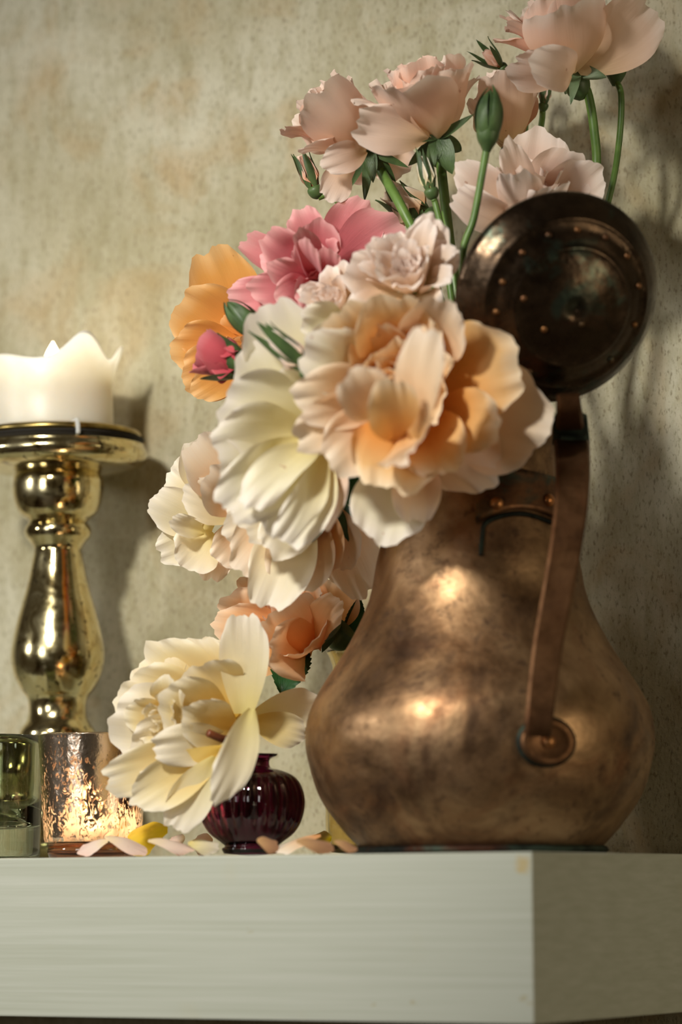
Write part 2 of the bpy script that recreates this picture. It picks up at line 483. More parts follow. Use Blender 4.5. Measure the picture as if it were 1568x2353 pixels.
def gfaces(nu, nv):
    if (nu, nv) not in FACES:
        FACES[(nu, nv)] = [(j*nu+i, j*nu+i+1, (j+1)*nu+i+1, (j+1)*nu+i) for j in range(nv-1) for i in range(nu-1)]
    return FACES[(nu, nv)]
SEED = [100]
def petal_dir(parent, B, d, n, L, W, mat, name='petal', bend=0.6, cup=0.9, curl=0.3, ruf=0.05, **kw):
    """petal leaving B along d, cupping towards n"""
    SEED[0] += 1
    pts, uv, tip, nu, nv = grid_shape(L, W, bend, cup, curl, ruf, SEED[0], **kw)
    d = Vector(d).normalized(); n = Vector(n); n = (n-d*n.dot(d)).normalized(); x = d.cross(n)
    R = np.array([x, d, n])
    return build(name, pts@R+np.array(B), gfaces(nu, nv), mat, parent, True, uv)
def petal_to(parent, B, T, W, mat, name='petal', n=None, roll=0.0, bend=0.5, cup=0.6, curl=0.2, ruf=0.05, **kw):
    """petal from B whose tip lies on T; n = side it cups towards (default: the viewer)"""
    SEED[0] += 1
    B = Vector(B); T = Vector(T); ch = T-B; Lc = ch.length; d = ch.normalized()
    pts, uv, tip, nu, nv = grid_shape(1.0, W/Lc, bend, cup, curl, ruf, SEED[0], **kw)
    tl = math.hypot(tip[1], tip[2]); a = math.atan2(tip[2], tip[1])
    y, z = pts[:, 1].copy(), pts[:, 2].copy()
    pts[:, 1] = y*math.cos(a)+z*math.sin(a); pts[:, 2] = -y*math.sin(a)+z*math.cos(a)
    s = Lc/tl; pts[:, 1] *= s; pts[:, 2] *= s
    n = Vector(n) if n is not None else (CAM-B)
    n = (n-d*n.dot(d)).normalized()
    if roll: n = Matrix.Rotation(rad(roll), 3, d) @ n
    x = d.cross(n)
    pts[:, 0] *= Lc; pts[:, 1:] *= 1.0
    R = np.array([x, d, n])
    return build(name, pts@R+np.array(B), gfaces(nu, nv), mat, parent, True, uv)

def cvec(r, u, t):
    """direction in camera terms: right, up, towards the viewer"""
    return (right*r + up*u - fwd*t).normalized()
def core(root, B0, axis, R, n, mats, th=(4, 60), pw=1.2, bend=(1.3, 0.7), cup=(1.3, 0.8), curl=(0.2, 0.6), ruf=0.06, l0=0.5, wr=1.05, az0=0.0, jit=0.12, rb=0.10, **kw):
    x, y, a = frame(axis, right)
    rs = random.Random(int(az0*100)+n*7+int(R*1e5))
    for i in range(n):
        t = (i+0.5)/n
        az = az0 + i*2.39996 + rs.uniform(-jit, jit)*2
        e = x*math.cos(az)+y*math.sin(az)
        o = rad(th[0]+(th[1]-th[0])*t**pw)+rs.uniform(-jit, jit)
        d = a*math.cos(o)+e*math.sin(o); nn = a*math.sin(o)-e*math.cos(o)
        L = R*(l0+(1-l0)*t)*(1+rs.uniform(-jit, jit))
        lp = lambda q: q[0]+(q[1]-q[0])*t
        mat = mats[min(int(t*len(mats)), len(mats)-1)]
        petal_dir(root, Vector(B0)+e*(R*rb*t)-a*(R*0.06*t), d, nn, L, L*wr*(1+rs.uniform(-jit, jit)), mat,
                  bend=lp(bend)*(1+rs.uniform(-.25, .25)), cup=lp(cup), curl=lp(curl)*(1+rs.uniform(-.4, .4)), ruf=ruf, **kw)

def stem(root, pts, r=0.0019, mat='stem', name='stem', taper=None):
    return tube(name, pts, r, M[mat], root, 8, taper)
def hip(root, B0, axis, r, l, mat='sepal'):
    B0 = Vector(B0); a = Vector(axis).normalized()
    return lathe('hip', smooth_prof([(0.001, -l), (r*0.75, -l*0.75), (r, -l*0.3), (r*0.85, 0.0), (r*0.4, l*0.1)], 4), B0, M[mat], root, a, 16)
def sepals(root, B0, axis, L, W, op=(100, 130), n=5, az0=0.3, mat='sepal', curl=0.5, bend=0.2):
    x, y, a = frame(axis, right); rs = random.Random(int(az0*1000)+n)
    for i in range(n):
        az = az0+i*2*math.pi/n; e = x*math.cos(az)+y*math.sin(az)
        o = rad(rs.uniform(*op)); d = a*math.cos(o)+e*math.sin(o); nn = a*math.sin(o)-e*math.cos(o)
        petal_dir(root, Vector(B0)+e*0.003, d, nn, L*rs.uniform(.85, 1.15), W, M[mat], 'sepal', bend=bend, cup=0.7, curl=curl*rs.uniform(.3, 1.6), ruf=0.03, shape='lance', nu=7, nv=12)
def bud(name, base, tip, wpx, label, pmat, sep_mat='sepal', open_=0.0, sep_len=1.0, sep_open=(8, 22), az0=0.4, stem_pts=None, root=None, group=None, srad=0.0015, npet=5, hipscale=1.0, closed=False):
    B = P(*base); T = P(*tip); a = (T-B).normalized(); L = (T-B).length; r = PX(wpx, base[2])/2
    if root is None:
        root = empty(name, B, label, 'rosebud', group)
    hl = r*1.1*hipscale
    if not closed: hip(root, B, a, r*0.72*hipscale, hl, sep_mat)
    x, y, _ = frame(a, right)
    if closed:
        lathe('calyx', smooth_prof([(srad, -hl*1.25), (r*0.45, -hl*1.0), (r*0.84, -hl*0.45), (r*0.93, L*0.12), (r*0.90, L*0.38), (r*0.62, L*0.66), (r*0.25, L*0.88), (0.0003, L*0.97)], 4), B, M[sep_mat], root, a, 20)
    for i in range(npet):
        az = i*2.4+az0; e = x*math.cos(az)+y*math.sin(az); o = rad(12+open_*i)
        d = a*math.cos(o)+e*math.sin(o); nn = a*math.sin(o)-e*math.cos(o)
        petal_dir(root, B+e*r*0.25, d, nn, L*(0.86+0.03*i)*(0.8 if closed else 1), r*2.3, M[pmat], bend=0.62-open_*0.012, cup=1.5, curl=0.1+open_*0.02, ruf=0.03, nu=11, nv=11, basew=0.3, tr=0.5)
    for i in range(5):
        az = i*2*math.pi/5+az0; e = x*math.cos(az)+y*math.sin(az)
        rs = random.Random(i*31+int(az0*100)); o = rad(rs.uniform(*sep_open)+16)
        if closed:
            o = rad(38); d = a*math.cos(o)+e*math.sin(o); nn = a*math.sin(o)-e*math.cos(o)
            petal_dir(root, B+e*r*0.62-a*hl*0.5, d, nn, L*1.30*rs.uniform(.95, 1.12), r*1.5, M[sep_mat], 'sepal', bend=1.42, cup=0.9, curl=0.0, ruf=0.01, shape='lance', nu=9, nv=14)
            continue
        d = a*math.cos(o)+e*math.sin(o); nn = a*math.sin(o)-e*math.cos(o)
        petal_dir(root, B+e*r*0.5, d, nn, L*sep_len*rs.uniform(.9, 1.15), r*1.15, M[sep_mat], 'sepal', bend=0.75, cup=1.1, curl=0.5, ruf=0.02, shape='lance', nu=7, nv=12)
    if stem_pts:
        q = [P(*q) for q in stem_pts if q != JM]
        stem(root, [B-a*hl*0.9]+(jug_entry(q) if JM in stem_pts else q), srad)
    return root
def leaf(root, base, tip, wpx, roll=0, mat='leaf', bend=0.2, **kw):
    return petal_to(root, P(*base), P(*tip), PX(wpx, base[2]), M[mat], 'leaf', roll=roll, bend=bend, cup=0.25, curl=0.2, ruf=0.04, shape='leaf', nu=9, nv=46, **kw)
def ptl(root, base, tip, wpx, mat, **kw):
    return petal_to(root, P(*base), P(*tip), PX(wpx, (base[2]+tip[2])/2), M[mat], **kw)

# ---------------------------------------------------------------- copper jug
JP = stand(1106, 1.012)
JL = lambda px, y: PX(px, dep(JP+Vector((0, 0, hgt(JP, y)))))
prof_px = [(1957, 262), (1940, 286), (1900, 322), (1830, 370), (1740, 397), (1690, 401), (1640, 393), (1580, 364), (1480, 299),
           (1380, 252), (1290, 233), (1200, 210), (1120, 193), (1060, 187), (1020, 192), (992, 212), (984, 222)]
jug = empty('copper_jug', JP, 'tall worn copper jug with hinged lid open, holding the roses', 'jug')
outer = [(JL(r, y), max(hgt(JP, y), 0.0005)) for y, r in prof_px]
outer[0] = (JL(262, 1957), 0.0005)
outer = smooth_prof(outer, 5)
inner = [(r-0.0022, max(h, 0.004)) for r, h in reversed(outer)]
lathe('body', [(0.001, 0.0005)]+outer+inner+[(0.001, 0.004)], JP, M['copper'], jug, seg=128)
# foot ring with green patina
fr = JL(283, 1950)
lathe('foot_ring', [(fr-0.004, 0.0002), (fr+0.0005, 0.0002), (fr+0.002, 0.0016), (fr+0.0012, 0.0032), (fr-0.002, 0.0042)], JP, M['patina'], jug, seg=96)
ZJ = 1.012
def jaxis(y): return JP+Vector((0, 0, hgt(JP, y)))
hr = Vector((right.x, right.y, 0)).normalized(); hf = Vector((fwd.x, fwd.y, 0)).normalized()
# bracket plate under the handle top, wrapped on the neck
def on_jug(x, y, off=0.0):
    """point on the jug's near side seen about column x, row y"""
    c = jaxis(y); dpt = dep(c)
    rr = None
    for (r1, h1), (r2, h2) in zip(outer[:-1], outer[1:]):
        if h1 <= c.z <= h2 and h2 > h1:
            rr = r1+(r2-r1)*(c.z-h1)/(h2-h1); break
    if rr is None: rr = outer[-1][0]
    rr += off
    cx = IW/2+(c-CAM).dot(right)/(dpt+ZO)*FPX
    lat = PX(x-cx, dpt); lat = max(-rr*0.98, min(rr*0.98, lat))
    return c+hr*lat-hf*math.sqrt(max(rr*rr-lat*lat, 0))
V = []; Fc = []; nx, ny = 17, 9
for layer, off in ((0, 0.0030), (1, 0.0002)):
    for j in range(ny):
        for i in range(nx):
            s = i/(nx-1); t = j/(ny-1)
            x = 1085+s*215; y0 = 1085+30*s; y1 = 1222-26*math.sin(math.pi*s)-8*s
            V.append(on_jug(x, y0+(y1-y0)*t, off))
for j in range(ny-1):
    for i in range(nx-1):
        a = j*nx+i; Fc.append((a, a+1, a+nx+1, a+nx)); b = a+nx*ny; Fc.append((b, b+nx, b+nx+1, b+1))
for i in range(nx-1):
    for j, s in ((0, 1), (ny-1, -1)):
        a = j*nx+i; b = a+nx*ny; Fc.append((a, b, b+1, a+1) if s > 0 else (a, a+1, b+1, b))
for j in range(ny-1):
    for i in (0, nx-1):
        a = j*nx+i; b = a+nx*ny; Fc.append((a, a+nx, b+nx, b))
plate = build('hinge_bracket', V, Fc, M['plate'], jug)
def rivet(parent, p, n, r, mat='rivet', h=0.55):
    return lathe('rivet', [(r, 0), (r*0.95, r*h*0.4), (r*0.7, r*h*0.85), (r*0.3, r*h*1.05), (0.0002, r*h*1.1)], p, M[mat], parent, n, 16)
for x, y in ((1132, 1182), (1252, 1168)):
    p = on_jug(x, y, 0.0030); rivet(plate, p, p-Vector((JP.x, JP.y, p.z)), 0.0030, h=0.7)
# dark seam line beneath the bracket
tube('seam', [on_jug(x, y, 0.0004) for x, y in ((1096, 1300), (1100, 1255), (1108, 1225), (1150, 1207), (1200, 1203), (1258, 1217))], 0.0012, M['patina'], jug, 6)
# handle strap
hp = [(1312, 1002, 1.000), (1316, 1040, 0.978), (1317, 1100, 0.960), (1311, 1180, 0.950), (1298, 1270, 0.944), (1278, 1380, 0.940), (1260, 1480, 0.937), (1248, 1570, 0.934), (1240, 1650, 0.932), (1236, 1690, 0.9335)]
def strap(name, pts, wpx, thick, mat, parent):
    pts = smooth_prof(pts, 6); n = len(pts); V = []; Fc = []
    for i, q in enumerate(pts):
        p = P(*q[:3]); a = P(*pts[max(i-1, 0)][:3]); b = P(*pts[min(i+1, n-1)][:3])
        d = (b-a).normalized(); wv = hr - d*hr.dot(d)
        wv.normalize(); wv = (wv + hf*0.10).normalized(); nv = wv.cross(d)
        if nv.dot(hf) > 0: nv = -nv
        W = PX(wpx(i/(n-1)), q[2])/2; t = thick/2; bv = thick*0.3
        for x, z in ((-W+bv, t), (W-bv, t), (W, t-bv), (W, -t+bv), (W-bv, -t), (-W+bv, -t), (-W, -t+bv), (-W, t-bv)):
            V.append(p+wv*x+nv*z)
    for i in range(n-1):
        for s in range(8):
            t = (s+1) % 8
            Fc.append((i*8+s, i*8+t, (i+1)*8+t, (i+1)*8+s))
    Fc.append(tuple(range(8))); Fc.append(tuple((n-1)*8+s for s in reversed(range(8))))
    return build(name, V, Fc, mat, parent, False)
handle = strap('handle', hp, lambda t: 84-22*t, 0.0036, M['handle'], jug)
bc = on_jug(1233, 1722, 0.0002); bn = (bc-Vector((JP.x, JP.y, bc.z)))
bn = Vector((bn.x, bn.y, 0)).normalized()
def oval(ph, r, h):
    k = 1.0/math.sqrt((math.cos(ph)*0.8)**2+math.sin(ph)**2) if True else 1
    return r*k/1.12, h
bs = PX(60, 0.936)
lathe('handle_boss', [(bs*0.98, 0), (bs, 0.001), (bs, 0.0026), (bs*0.93, 0.0034), (bs*0.72, 0.0030), (bs*0.62, 0.0024), (0.0005, 0.0024)], bc, M['handle'], handle, bn, 40, hint=hr, mod=oval)
lathe('boss_patina_ring', [(bs*1.10, 0), (bs*1.12, 0.0004), (bs*0.9, 0.0008)], bc, M['patina'], handle, bn, 40, hint=hr, mod=oval)  # thin ring of dark patina around the boss
rivet(handle, bc+bn*0.0024, bn, 0.0030, h=0.8)
# lid and hinge
LC = P(1280, 684, 0.985); ln = cvec(0.36, -0.34, 1.0); LR = PX(246, 0.985)
lp = [(1.0, -0.05), (1.012, -0.03), (1.012, 0.02), (0.985, 0.05), (0.94, 0.11), (0.87, 0.19), (0.84, 0.21), (0.825, 0.232), (0.80, 0.240), (0.785, 0.234),
      (0.70, 0.29), (0.62, 0.335), (0.59, 0.346), (0.575, 0.362), (0.55, 0.366), (0.535, 0.362), (0.42, 0.405), (0.28, 0.435), (0.14, 0.452), (0.004, 0.456)]
ins = [(r*0.975, h-0.028) for r, h in reversed(lp[4:])]+[(0.965, -0.04)]
lid = lathe('lid', [(r*LR, h*LR) for r, h in lp+ins], LC, M['lid'], jug, ln, 96, hint=right)
lx, ly, la = frame(ln, right)
if ly.dot(up) < 0: ly = -ly
def on_lid(rr, deg):
    e = lx*math.cos(rad(deg))+ly*math.sin(rad(deg))
    h = np.interp(-rr, [-q[0] for q in lp[2:]], [q[1] for q in lp[2:]])
    return LC+e*(rr*LR)+la*(float(h)*LR), (la*1.0+e*0.5).normalized()
for dg in (210, 180, 157, 131, 107, 84, 60, 36, 10, -20, -52, 238):
    p, n = on_lid(0.715, dg); rivet(lid, p, n, 0.0016, 'plate', h=0.8)
for rr, dg in ((0.50, 165), (0.34, 210), (0.16, -65)):
    p, n = on_lid(rr, dg); rivet(lid, p, n, 0.0015, 'plate')
tube('hinge_pin', [P(1272, 978, 0.985), P(1348, 980, 0.985)], 0.0042, M['patina'], jug, 14)
strap('hinge_tongue', [(1306, 905, 0.966), (1308, 935, 0.968), (1310, 965, 0.976), (1310, 985, 0.985)], lambda t: 52+16*t, 0.0040, M['handle'], jug)
strap('hinge_block', [(1312, 955, 0.995), (1312, 985, 0.993), (1313, 1020, 0.992)], lambda t: 72+14*t, 0.009, M['patina'], jug)

# ---------------------------------------------------------------- candlestick and candle
CP = stand(131, 1.205)+Vector((0, 0, 0.0004))
def lz(p, lst, k=5):
    return smooth_prof([(PX(r, dep(p+Vector((0, 0, hgt(p, y))))), max(hgt(p, y), 0.0)) for y, r in lst], k)
cs = empty('mercury_candlestick', CP, 'gold mercury glass candlestick with a turned baluster stem under pillar candle', 'candlestick')
lathe('base', [(0.001, 0.0)]+lz(CP, [(1972, 150), (1955, 156), (1935, 150), (1905, 120), (1870, 104), (1830, 118), (1790, 132), (1755, 128), (1725, 108), (1706, 92), (1700, 84)]), CP, M['mercury'], cs, seg=80)
lathe('stem', lz(CP, [(1702, 88), (1688, 88), (1676, 84), (1655, 70), (1630, 66), (1606, 70), (1590, 82), (1555, 100), (1510, 108), (1460, 101), (1400, 86), (1340, 69), (1280, 57), (1262, 55), (1248, 64), (1236, 74), (1222, 77), (1210, 73), (1203, 66)]), CP, M['mercury'], cs, seg=80)
lathe('cup', lz(CP, [(1205, 64), (1196, 72), (1180, 90), (1150, 102), (1115, 105), (1094, 100), (1086, 92)]), CP, M['mercury'], cs, seg=80)
lathe('drip_plate', lz(CP, [(1092, 90), (1088, 120), (1082, 165), (1070, 195), (1050, 206), (1034, 200), (1024, 190), (1022, 120), (1022, 2)]), CP, M['mercury'], cs, seg=96)
lathe('gap_shade_ring', lz(CP, [(1024, 184), (1016, 188), (1010, 186), (1010, 2)], 2), CP, M['darkgap'], cs, seg=80)  # dark ring standing in for the shaded gap below the brass dish
lathe('brass_dish', lz(CP, [(1012, 176), (1010, 186), (1003, 190), (996, 186), (994, 178), (998, 165), (998, 2)], 3), CP, M['brass'], cs, seg=96)

KP = CP+hr*PX(-13, 1.205); kz = hgt(KP, 996)
KD = dep(KP+Vector((0, 0, kz)))
candle = empty('pillar_candle', KP+Vector((0, 0, kz)), 'lit ivory pillar candle with a melted wavy rim on tall candlestick', 'candle')
seg = 96; V = []; Fc = []
KR = PX(138, KD)
def cbump(d, c, wdt): 
    q = (d-c+180) % 360-180
    return math.exp(-(q/wdt)**2)
rows = []
def rim(dg):
    base = 150 + 66*cbump(dg, -52, 24) + 46*cbump(dg, 0, 9) + 14*cbump(dg, 90, 70) + 16*cbump(dg, -140, 25)
    return PX(base, KD)
for s in range(seg):
    ph = 360*s/seg
    dg = (ph+180) % 360-180
    H = rim(dg); fl = 0.006*cbump(dg, 2, 12)+0.003*cbump(dg, -150, 30)+0.001*cbump(dg, -48, 25)
    col = []
    for t in np.linspace(0, 1, 12):
        col.append((KR*(1+0.012*math.sin(3*t*3+ph*0.05))+fl*t**6-0.001*t**8, H*t))
    th = PX(9, KD)
    col.append((KR+fl-th*0.5, H+th*0.25))
    pool = PX(112, KD)
    for t in np.linspace(0.05, 1, 6):
        col.append((KR+fl*(1-t)-th*(1.0+1.2*t), H+(pool-H)*t))
    for t in (0.35, 0.7, 0.98):
        col.append(((KR-th*2.2)*(1-t), pool-0.001*t))
    rows.append(col)
nr = len(rows[0]); hx, hy = hr, hf
for s in range(seg):
    a = 2*math.pi*s/seg
    for r, h in rows[s]:
        V.append(KP+Vector((0, 0, kz))+hx*(r*math.cos(a))+hy*(r*math.sin(a))+Vector((0, 0, h)))
for s in range(seg):
    t = (s+1) % seg
    for i in range(nr-1): Fc.append((s*nr+i, t*nr+i, t*nr+i+1, s*nr+i+1))
Fc.append(tuple(s*nr for s in reversed(range(seg)))); Fc.append(tuple(s*nr+nr-1 for s in range(seg)))
build('wax', V, Fc, M['wax'], candle)
FP = KP+Vector((0, 0, kz+PX(112, KD)))
tube('wick', [FP, FP+Vector((0, 0, 0.006)), FP+Vector((0.001, 0, 0.010))], 0.0007, M['wick'], candle, 6)
def flame(parent, p, h, r):
    o = lathe('flame', smooth_prof([(0.0002, 0), (r*0.75, h*0.14), (r, h*0.34), (r*0.72, h*0.62), (r*0.3, h*0.86), (0.0002, h)], 4), p, M['flame'], parent, seg=20)
    return o
flame(candle, FP+Vector((0, 0, 0.0075)), 0.0145, 0.0044)
# wax drip running over the dish edge
for dx in (57,):
    a = math.asin(dx/186); q = KP*0+CP; dr = PX(189, KD)
    e = hx*math.sin(a)-hy*math.cos(a)
    top = hgt(CP, 1000)
    tube('wax_drip', [CP+e*(PX(142, KD))+Vector((0, 0, kz+0.001)), CP+e*(dr*0.97)+Vector((0, 0, kz+0.0012)), CP+e*(dr*1.03)+Vector((0, 0, kz-0.002)), CP+e*(dr*1.045)+Vector((0, 0, kz-0.006))], 0.0012, M['wax'], candle, 8)
def point(name, p, e, r, col):
    ld = bpy.data.lights.new(name, 'POINT'); ld.energy = e; ld.shadow_soft_size = r; ld.color = col
    o = bpy.data.objects.new(name, ld); COL.objects.link(o); o.location = p; return o
point('candle_light', FP+Vector((0, 0, 0.026)), 0.040, 0.006, (1.0, 0.90, 0.72))

# ---------------------------------------------------------------- crackle votive
VP = stand(213, 1.066)
vot = empty('crackle_votive', VP, 'rose gold crackled mercury glass votive cup glowing from its tealight', 'votive holder')
vo = lz(VP, [(1964, 100), (1958, 106), (1935, 109), (1880, 113.5), (1780, 118), (1700, 123), (1690, 124)], 4)
wt = 0.0022
vi = [(r-wt, max(h, 0.007)) for r, h in reversed(vo)]
vh = vo[-1][1]
lathe('thick_base', [(0.001, 0.0003), (vo[0][0], 0.0003), (vo[0][0]+0.0008, 0.003), (vo[0][0]+0.0006, 0.0068), (0.001, 0.0068)], VP, mat_glass('rose_glass', '#c98a6a', 0.04), vot, seg=64)
lathe('cup_wall', [(r+0.0004, h) for r, h in vo if h > 0.0072]+[(vo[-1][0]-wt/2, vh+0.0006)]+[(r, h) for r, h in vi if h > 0.0072], VP, M['crackle'], vot, seg=96, closed=True)
tl = empty('tealight', VP+Vector((0, 0, 0.0072)), 'small lit tealight inside the crackled votive cup', 'candle')
lathe('tin_cup', [(0.001, 0.0072), (0.0165, 0.0072), (0.0170, 0.012), (0.0164, 0.012), (0.016, 0.0085), (0.001, 0.0085)], VP, M['tin'], tl, seg=40)
lathe('wax', [(0.001, 0.0087), (0.0158, 0.0087), (0.0158, 0.0102), (0.001, 0.0102)], VP, M['wax'], tl, seg=32)
tube('wick', [VP+Vector((0, 0, 0.0102)), VP+Vector((0, 0, 0.0135))], 0.0006, M['wick'], tl, 6)
flame(tl, VP+Vector((0, 0, 0.0118)), 0.015, 0.0042)
point('tealight_light', VP+Vector((0, 0, 0.030)), 0.075, 0.004, (1.0, 0.80, 0.56))

# ---------------------------------------------------------------- clear glass tumbler at the picture edge
GP = stand(-42, 1.098)
gl = empty('glass_tumbler', GP, 'grey green clear glass tumbler beside the crackled votive', 'glass')
go = lz(GP, [(1970, 128), (1962, 134), (1900, 136), (1780, 138), (1692, 139)], 3)
gi = lz(GP, [(1696, 126), (1720, 122), (1835, 118), (1870, 106), (1895, 92), (1905, 60), (1908, 2)], 3)
lathe('tumbler_wall', [(0.001, 0.0003)]+go+gi, GP, M['smoke'], gl, seg=80)

# ---------------------------------------------------------------- plum vase
PP = stand(579, 1.030)
pv = empty('plum_glass_vase', PP, 'small squat ribbed plum glass bud vase holding the lemon cream rose', 'vase')
po = lz(PP, [(1961, 64), (1950, 69), (1944, 62), (1936, 70), (1915, 96), (1885, 113), (1845, 120.5), (1810, 114), (1785, 97), (1771, 70), (1765, 46), (1755, 41), (1745, 43), (1738, 57), (1733, 60)], 5)
h_lo = hgt(PP, 1938); h_hi = hgt(PP, 1768)
def ribs(ph, r, h):
    k = max(0.0, min(1.0, (h-h_lo)/0.008, (h_hi-h)/0.005))
    return r*(1+0.030*k*(abs(math.cos(ph*12))*1.6-1.0)), h
pin = [(max(r-0.0028, 0.002), h) for r, h in reversed(po) if h > hgt(PP, 1935)]+[(0.001, hgt(PP, 1935))]
lathe('vase_body', [(0.001, 0.0003)]+[(r, max(h, 0.0003)) for r, h in po]+pin, PP, M['plum'], pv, seg=192, mod=ribs)

# ---------------------------------------------------------------- amber glass vase behind the jug
AP = stand(850, 1.120)
av = empty('amber_glass_vase', AP, 'pale amber clear glass vase standing partly behind the copper jug', 'vase')
ao = lz(AP, [(1958, 88), (1930, 98), (1880, 102), (1780, 96), (1680, 88), (1590, 80), (1540, 82), (1515, 88), (1500, 95), (1496, 97)], 4)
lathe('vase_body', [(0.001, 0.0003)]+ao+[(max(r-0.0018, 0.002), max(h, 0.005)) for r, h in reversed(ao)]+[(0.001, 0.005)], AP, M['amber'], av, seg=72)

JM = 'mouth'
SLOTS = [(0.032*math.sqrt((k+0.5)/46.0)*math.cos(k*2.39996), 0.032*math.sqrt((k+0.5)/46.0)*math.sin(k*2.39996)) for k in range(46)]
LAID = []
def jug_entry(pts):
    """lead a stem over the jug rim into a free place in the mouth, clear of the rim and of the stems already laid"""
    rim_z, rim_r = hgt(JP, 984), outer[-1][0]
    keep = [p for p in pts if p.z > rim_z+0.012 or math.hypot(p.x-JP.x, p.y-JP.y) > rim_r+0.022] or pts[:1]
    q = keep[-1]; dx, dy = q.x-JP.x, q.y-JP.y; d = math.hypot(dx, dy) or 1.0
    want = (dx/d*min(d, 0.027), dy/d*min(d, 0.027))
    near = sorted(SLOTS, key=lambda t: (t[0]-want[0])**2+(t[1]-want[1])**2)[:12]
    over = d > rim_r+0.004
    zz = rim_z+0.013 if q.z < rim_z+0.03 else rim_z+0.013+(q.z-rim_z-0.03)*0.4
    old = np.concatenate(LAID) if LAID else None
    best = None
    for n, sl in enumerate(near):
        for t in ((0, 0.15, -0.15, 0.3, -0.3, 0.5, -0.5) if over else (0,)):
            for up_ in ((0, 0.006, 0.012, 0.018, 0.025) if over else (0,)):
                out = list(keep)
                if over:
                    ex, ey = dx*math.cos(t)-dy*math.sin(t), dx*math.sin(t)+dy*math.cos(t)
                    out.append(Vector((JP.x+ex/d*(rim_r+0.002), JP.y+ey/d*(rim_r+0.002), zz+up_)))
                out += [Vector((JP.x+sl[0], JP.y+sl[1], rim_z-h)) for h in (0.004, 0.035, 0.09)]
                a = np.array(smooth_prof([tuple(p) for p in out], 12))
                rr = np.hypot(a[:, 0]-JP.x, a[:, 1]-JP.y)
                rim = np.hypot(rr-rim_r, a[:, 2]-rim_z).min()
                low = a[:, 2] < rim_z
                wall = (0.036-rr[low & (rr < rim_r)]).min() if (low & (rr < rim_r)).any() else 1
                cl = 1.0 if old is None else np.sqrt(((a[:, None, :]-old[None])**2).sum(-1)).min()
                sc = min(cl, 0.0054)+min(rim, 0.0050)+min(wall, 0.003)-0.00004*n-0.0004*abs(t)-0.01*up_
                if best is None or sc > best[0]: best = (sc, sl, out, a)
    SLOTS.remove(best[1]); LAID.append(best[3])
    return best[2]
def into_jug(*pts): return jug_entry([P(*p) for p in pts])

# ================================================================ ROSES
def rose(name, B0, label, group='roses in the copper jug'):
    return empty(name, P(*B0), label, 'rose', group)

# F1 blush rose at the top, over the lid
z = 1.085
r = rose('blush_rose', (1318, 165, z), 'blush pink rose standing highest of all, above the copper lid')
B0 = P(1320, 168, z); ax = cvec(-0.30, 1.0, 0.10)
core(r, B0, ax, PX(205, z), 16, [M['blush_deep'], M['blush_deep'], M['blush']], th=(4, 38), bend=(1.0, 0.75), cup=(1.4, 1.2), curl=(0.2, 0.7), l0=0.8, wr=0.95, ruf=0.05)
ptl(r, (1318, 165, z-.01), (1310, 10, z-.045), 250, 'blush', bend=0.9, cup=1.0, curl=0.5, n=ax, ruf=.02)
ptl(r, (1325, 160, z-.008), (1488, 8, z-.01), 200, 'blush', bend=-0.35, cup=0.9, curl=0.3, roll=20)
ptl(r, (1312, 160, z-.012), (1165, 60, z-.02), 190, 'blush_deep', bend=0.6, cup=0.8, curl=0.6, n=ax)
ptl(r, (1315, 165, z-.014), (1170, 150, z-.03), 130, 'shell', bend=-0.7, cup=0.5, curl=-0.3, roll=-35)
ptl(r, (1318, 168, z-.016), (1215, 135, z-.055), 120, 'shell', bend=-0.9, cup=0.8, curl=0.2)
ptl(r, (1300, 150, z-.008), (1135, 95, z-.006), 110, 'blush_deep', bend=0.4, cup=0.7, curl=0.6, n=ax)
ptl(r, (1300, 140, z-.004), (1150, 40, z), 150, 'blush_deep', bend=0.5, cup=0.8, curl=0.5, n=ax)
hip(r, P(1322, 178, z), ax, .0062, .011)
for t, wd in (((1395, 178, z-.01), 44), ((1312, 240, z-.015), 34), ((1350, 225, z), 40), ((1300, 215, z+.01), 30)):
    petal_to(r, P(1326, 160, z-.004), P(*t), PX(wd, z), M['sepal_pale'], 'sepal', bend=-.6, cup=.5, curl=.3, shape='lance', nu=7, nv=12)
stem(r, [P(1326, 185, z)]+into_jug((1350, 210, z), (1366, 300, z), (1370, 400, z), (1340, 560, z-.01), (1230, 850, 1.055)), .0022)
# side bud of F1
bud('green_rosebud', (1416, 150, z+.004), (1418, 66, z+.004), 58, 'plump closed green rosebud on long curved stem beside highest blush rose', 'blush_deep', 'sepal', 0, 1.15, (0, 8), 0.9,
    [(1428, 220, z), (1424, 320, z), (1404, 440, z+.006), (1350, 620, z+.008), (1250, 860, 1.076), JM], group='rosebuds in the copper jug', hipscale=1.2, closed=True)

# F2 blush rose, wide cup
z = 1.065
r = rose('blush_rose', (1005, 318, z), 'wide cupped blush rose with ruffled peach heart, between two blush roses')
B0 = P(1000, 316, z); ax = cvec(-0.22, 1.0, 0.16)
core(r, B0, ax, PX(205, z), 24, [M['blush_deep'], M['blush_deep'], M['blush']], th=(6, 62), bend=(0.9, 0.85), cup=(1.3, 1.0), curl=(0.2, 0.6), l0=0.78, wr=0.9, ruf=0.10)
ptl(r, (1000, 316, z-.01), (925, 205, z-.045), 230, 'blush', bend=0.7, cup=0.9, curl=0.7, n=ax, ruf=.03)
ptl(r, (1010, 316, z-.008), (1068, 150, z-.03), 200, 'blush', bend=0.75, cup=1.0, curl=0.4, n=ax, ruf=.03)
ptl(r, (1010, 314, z), (1100, 175, z), 140, 'blush', bend=0.5, cup=1.0, curl=0.7, n=ax)
ptl(r, (990, 314, z-.012), (818, 235, z-.02), 150, 'blush', bend=0.3, cup=0.5, curl=0.8, n=ax, ruf=.08)
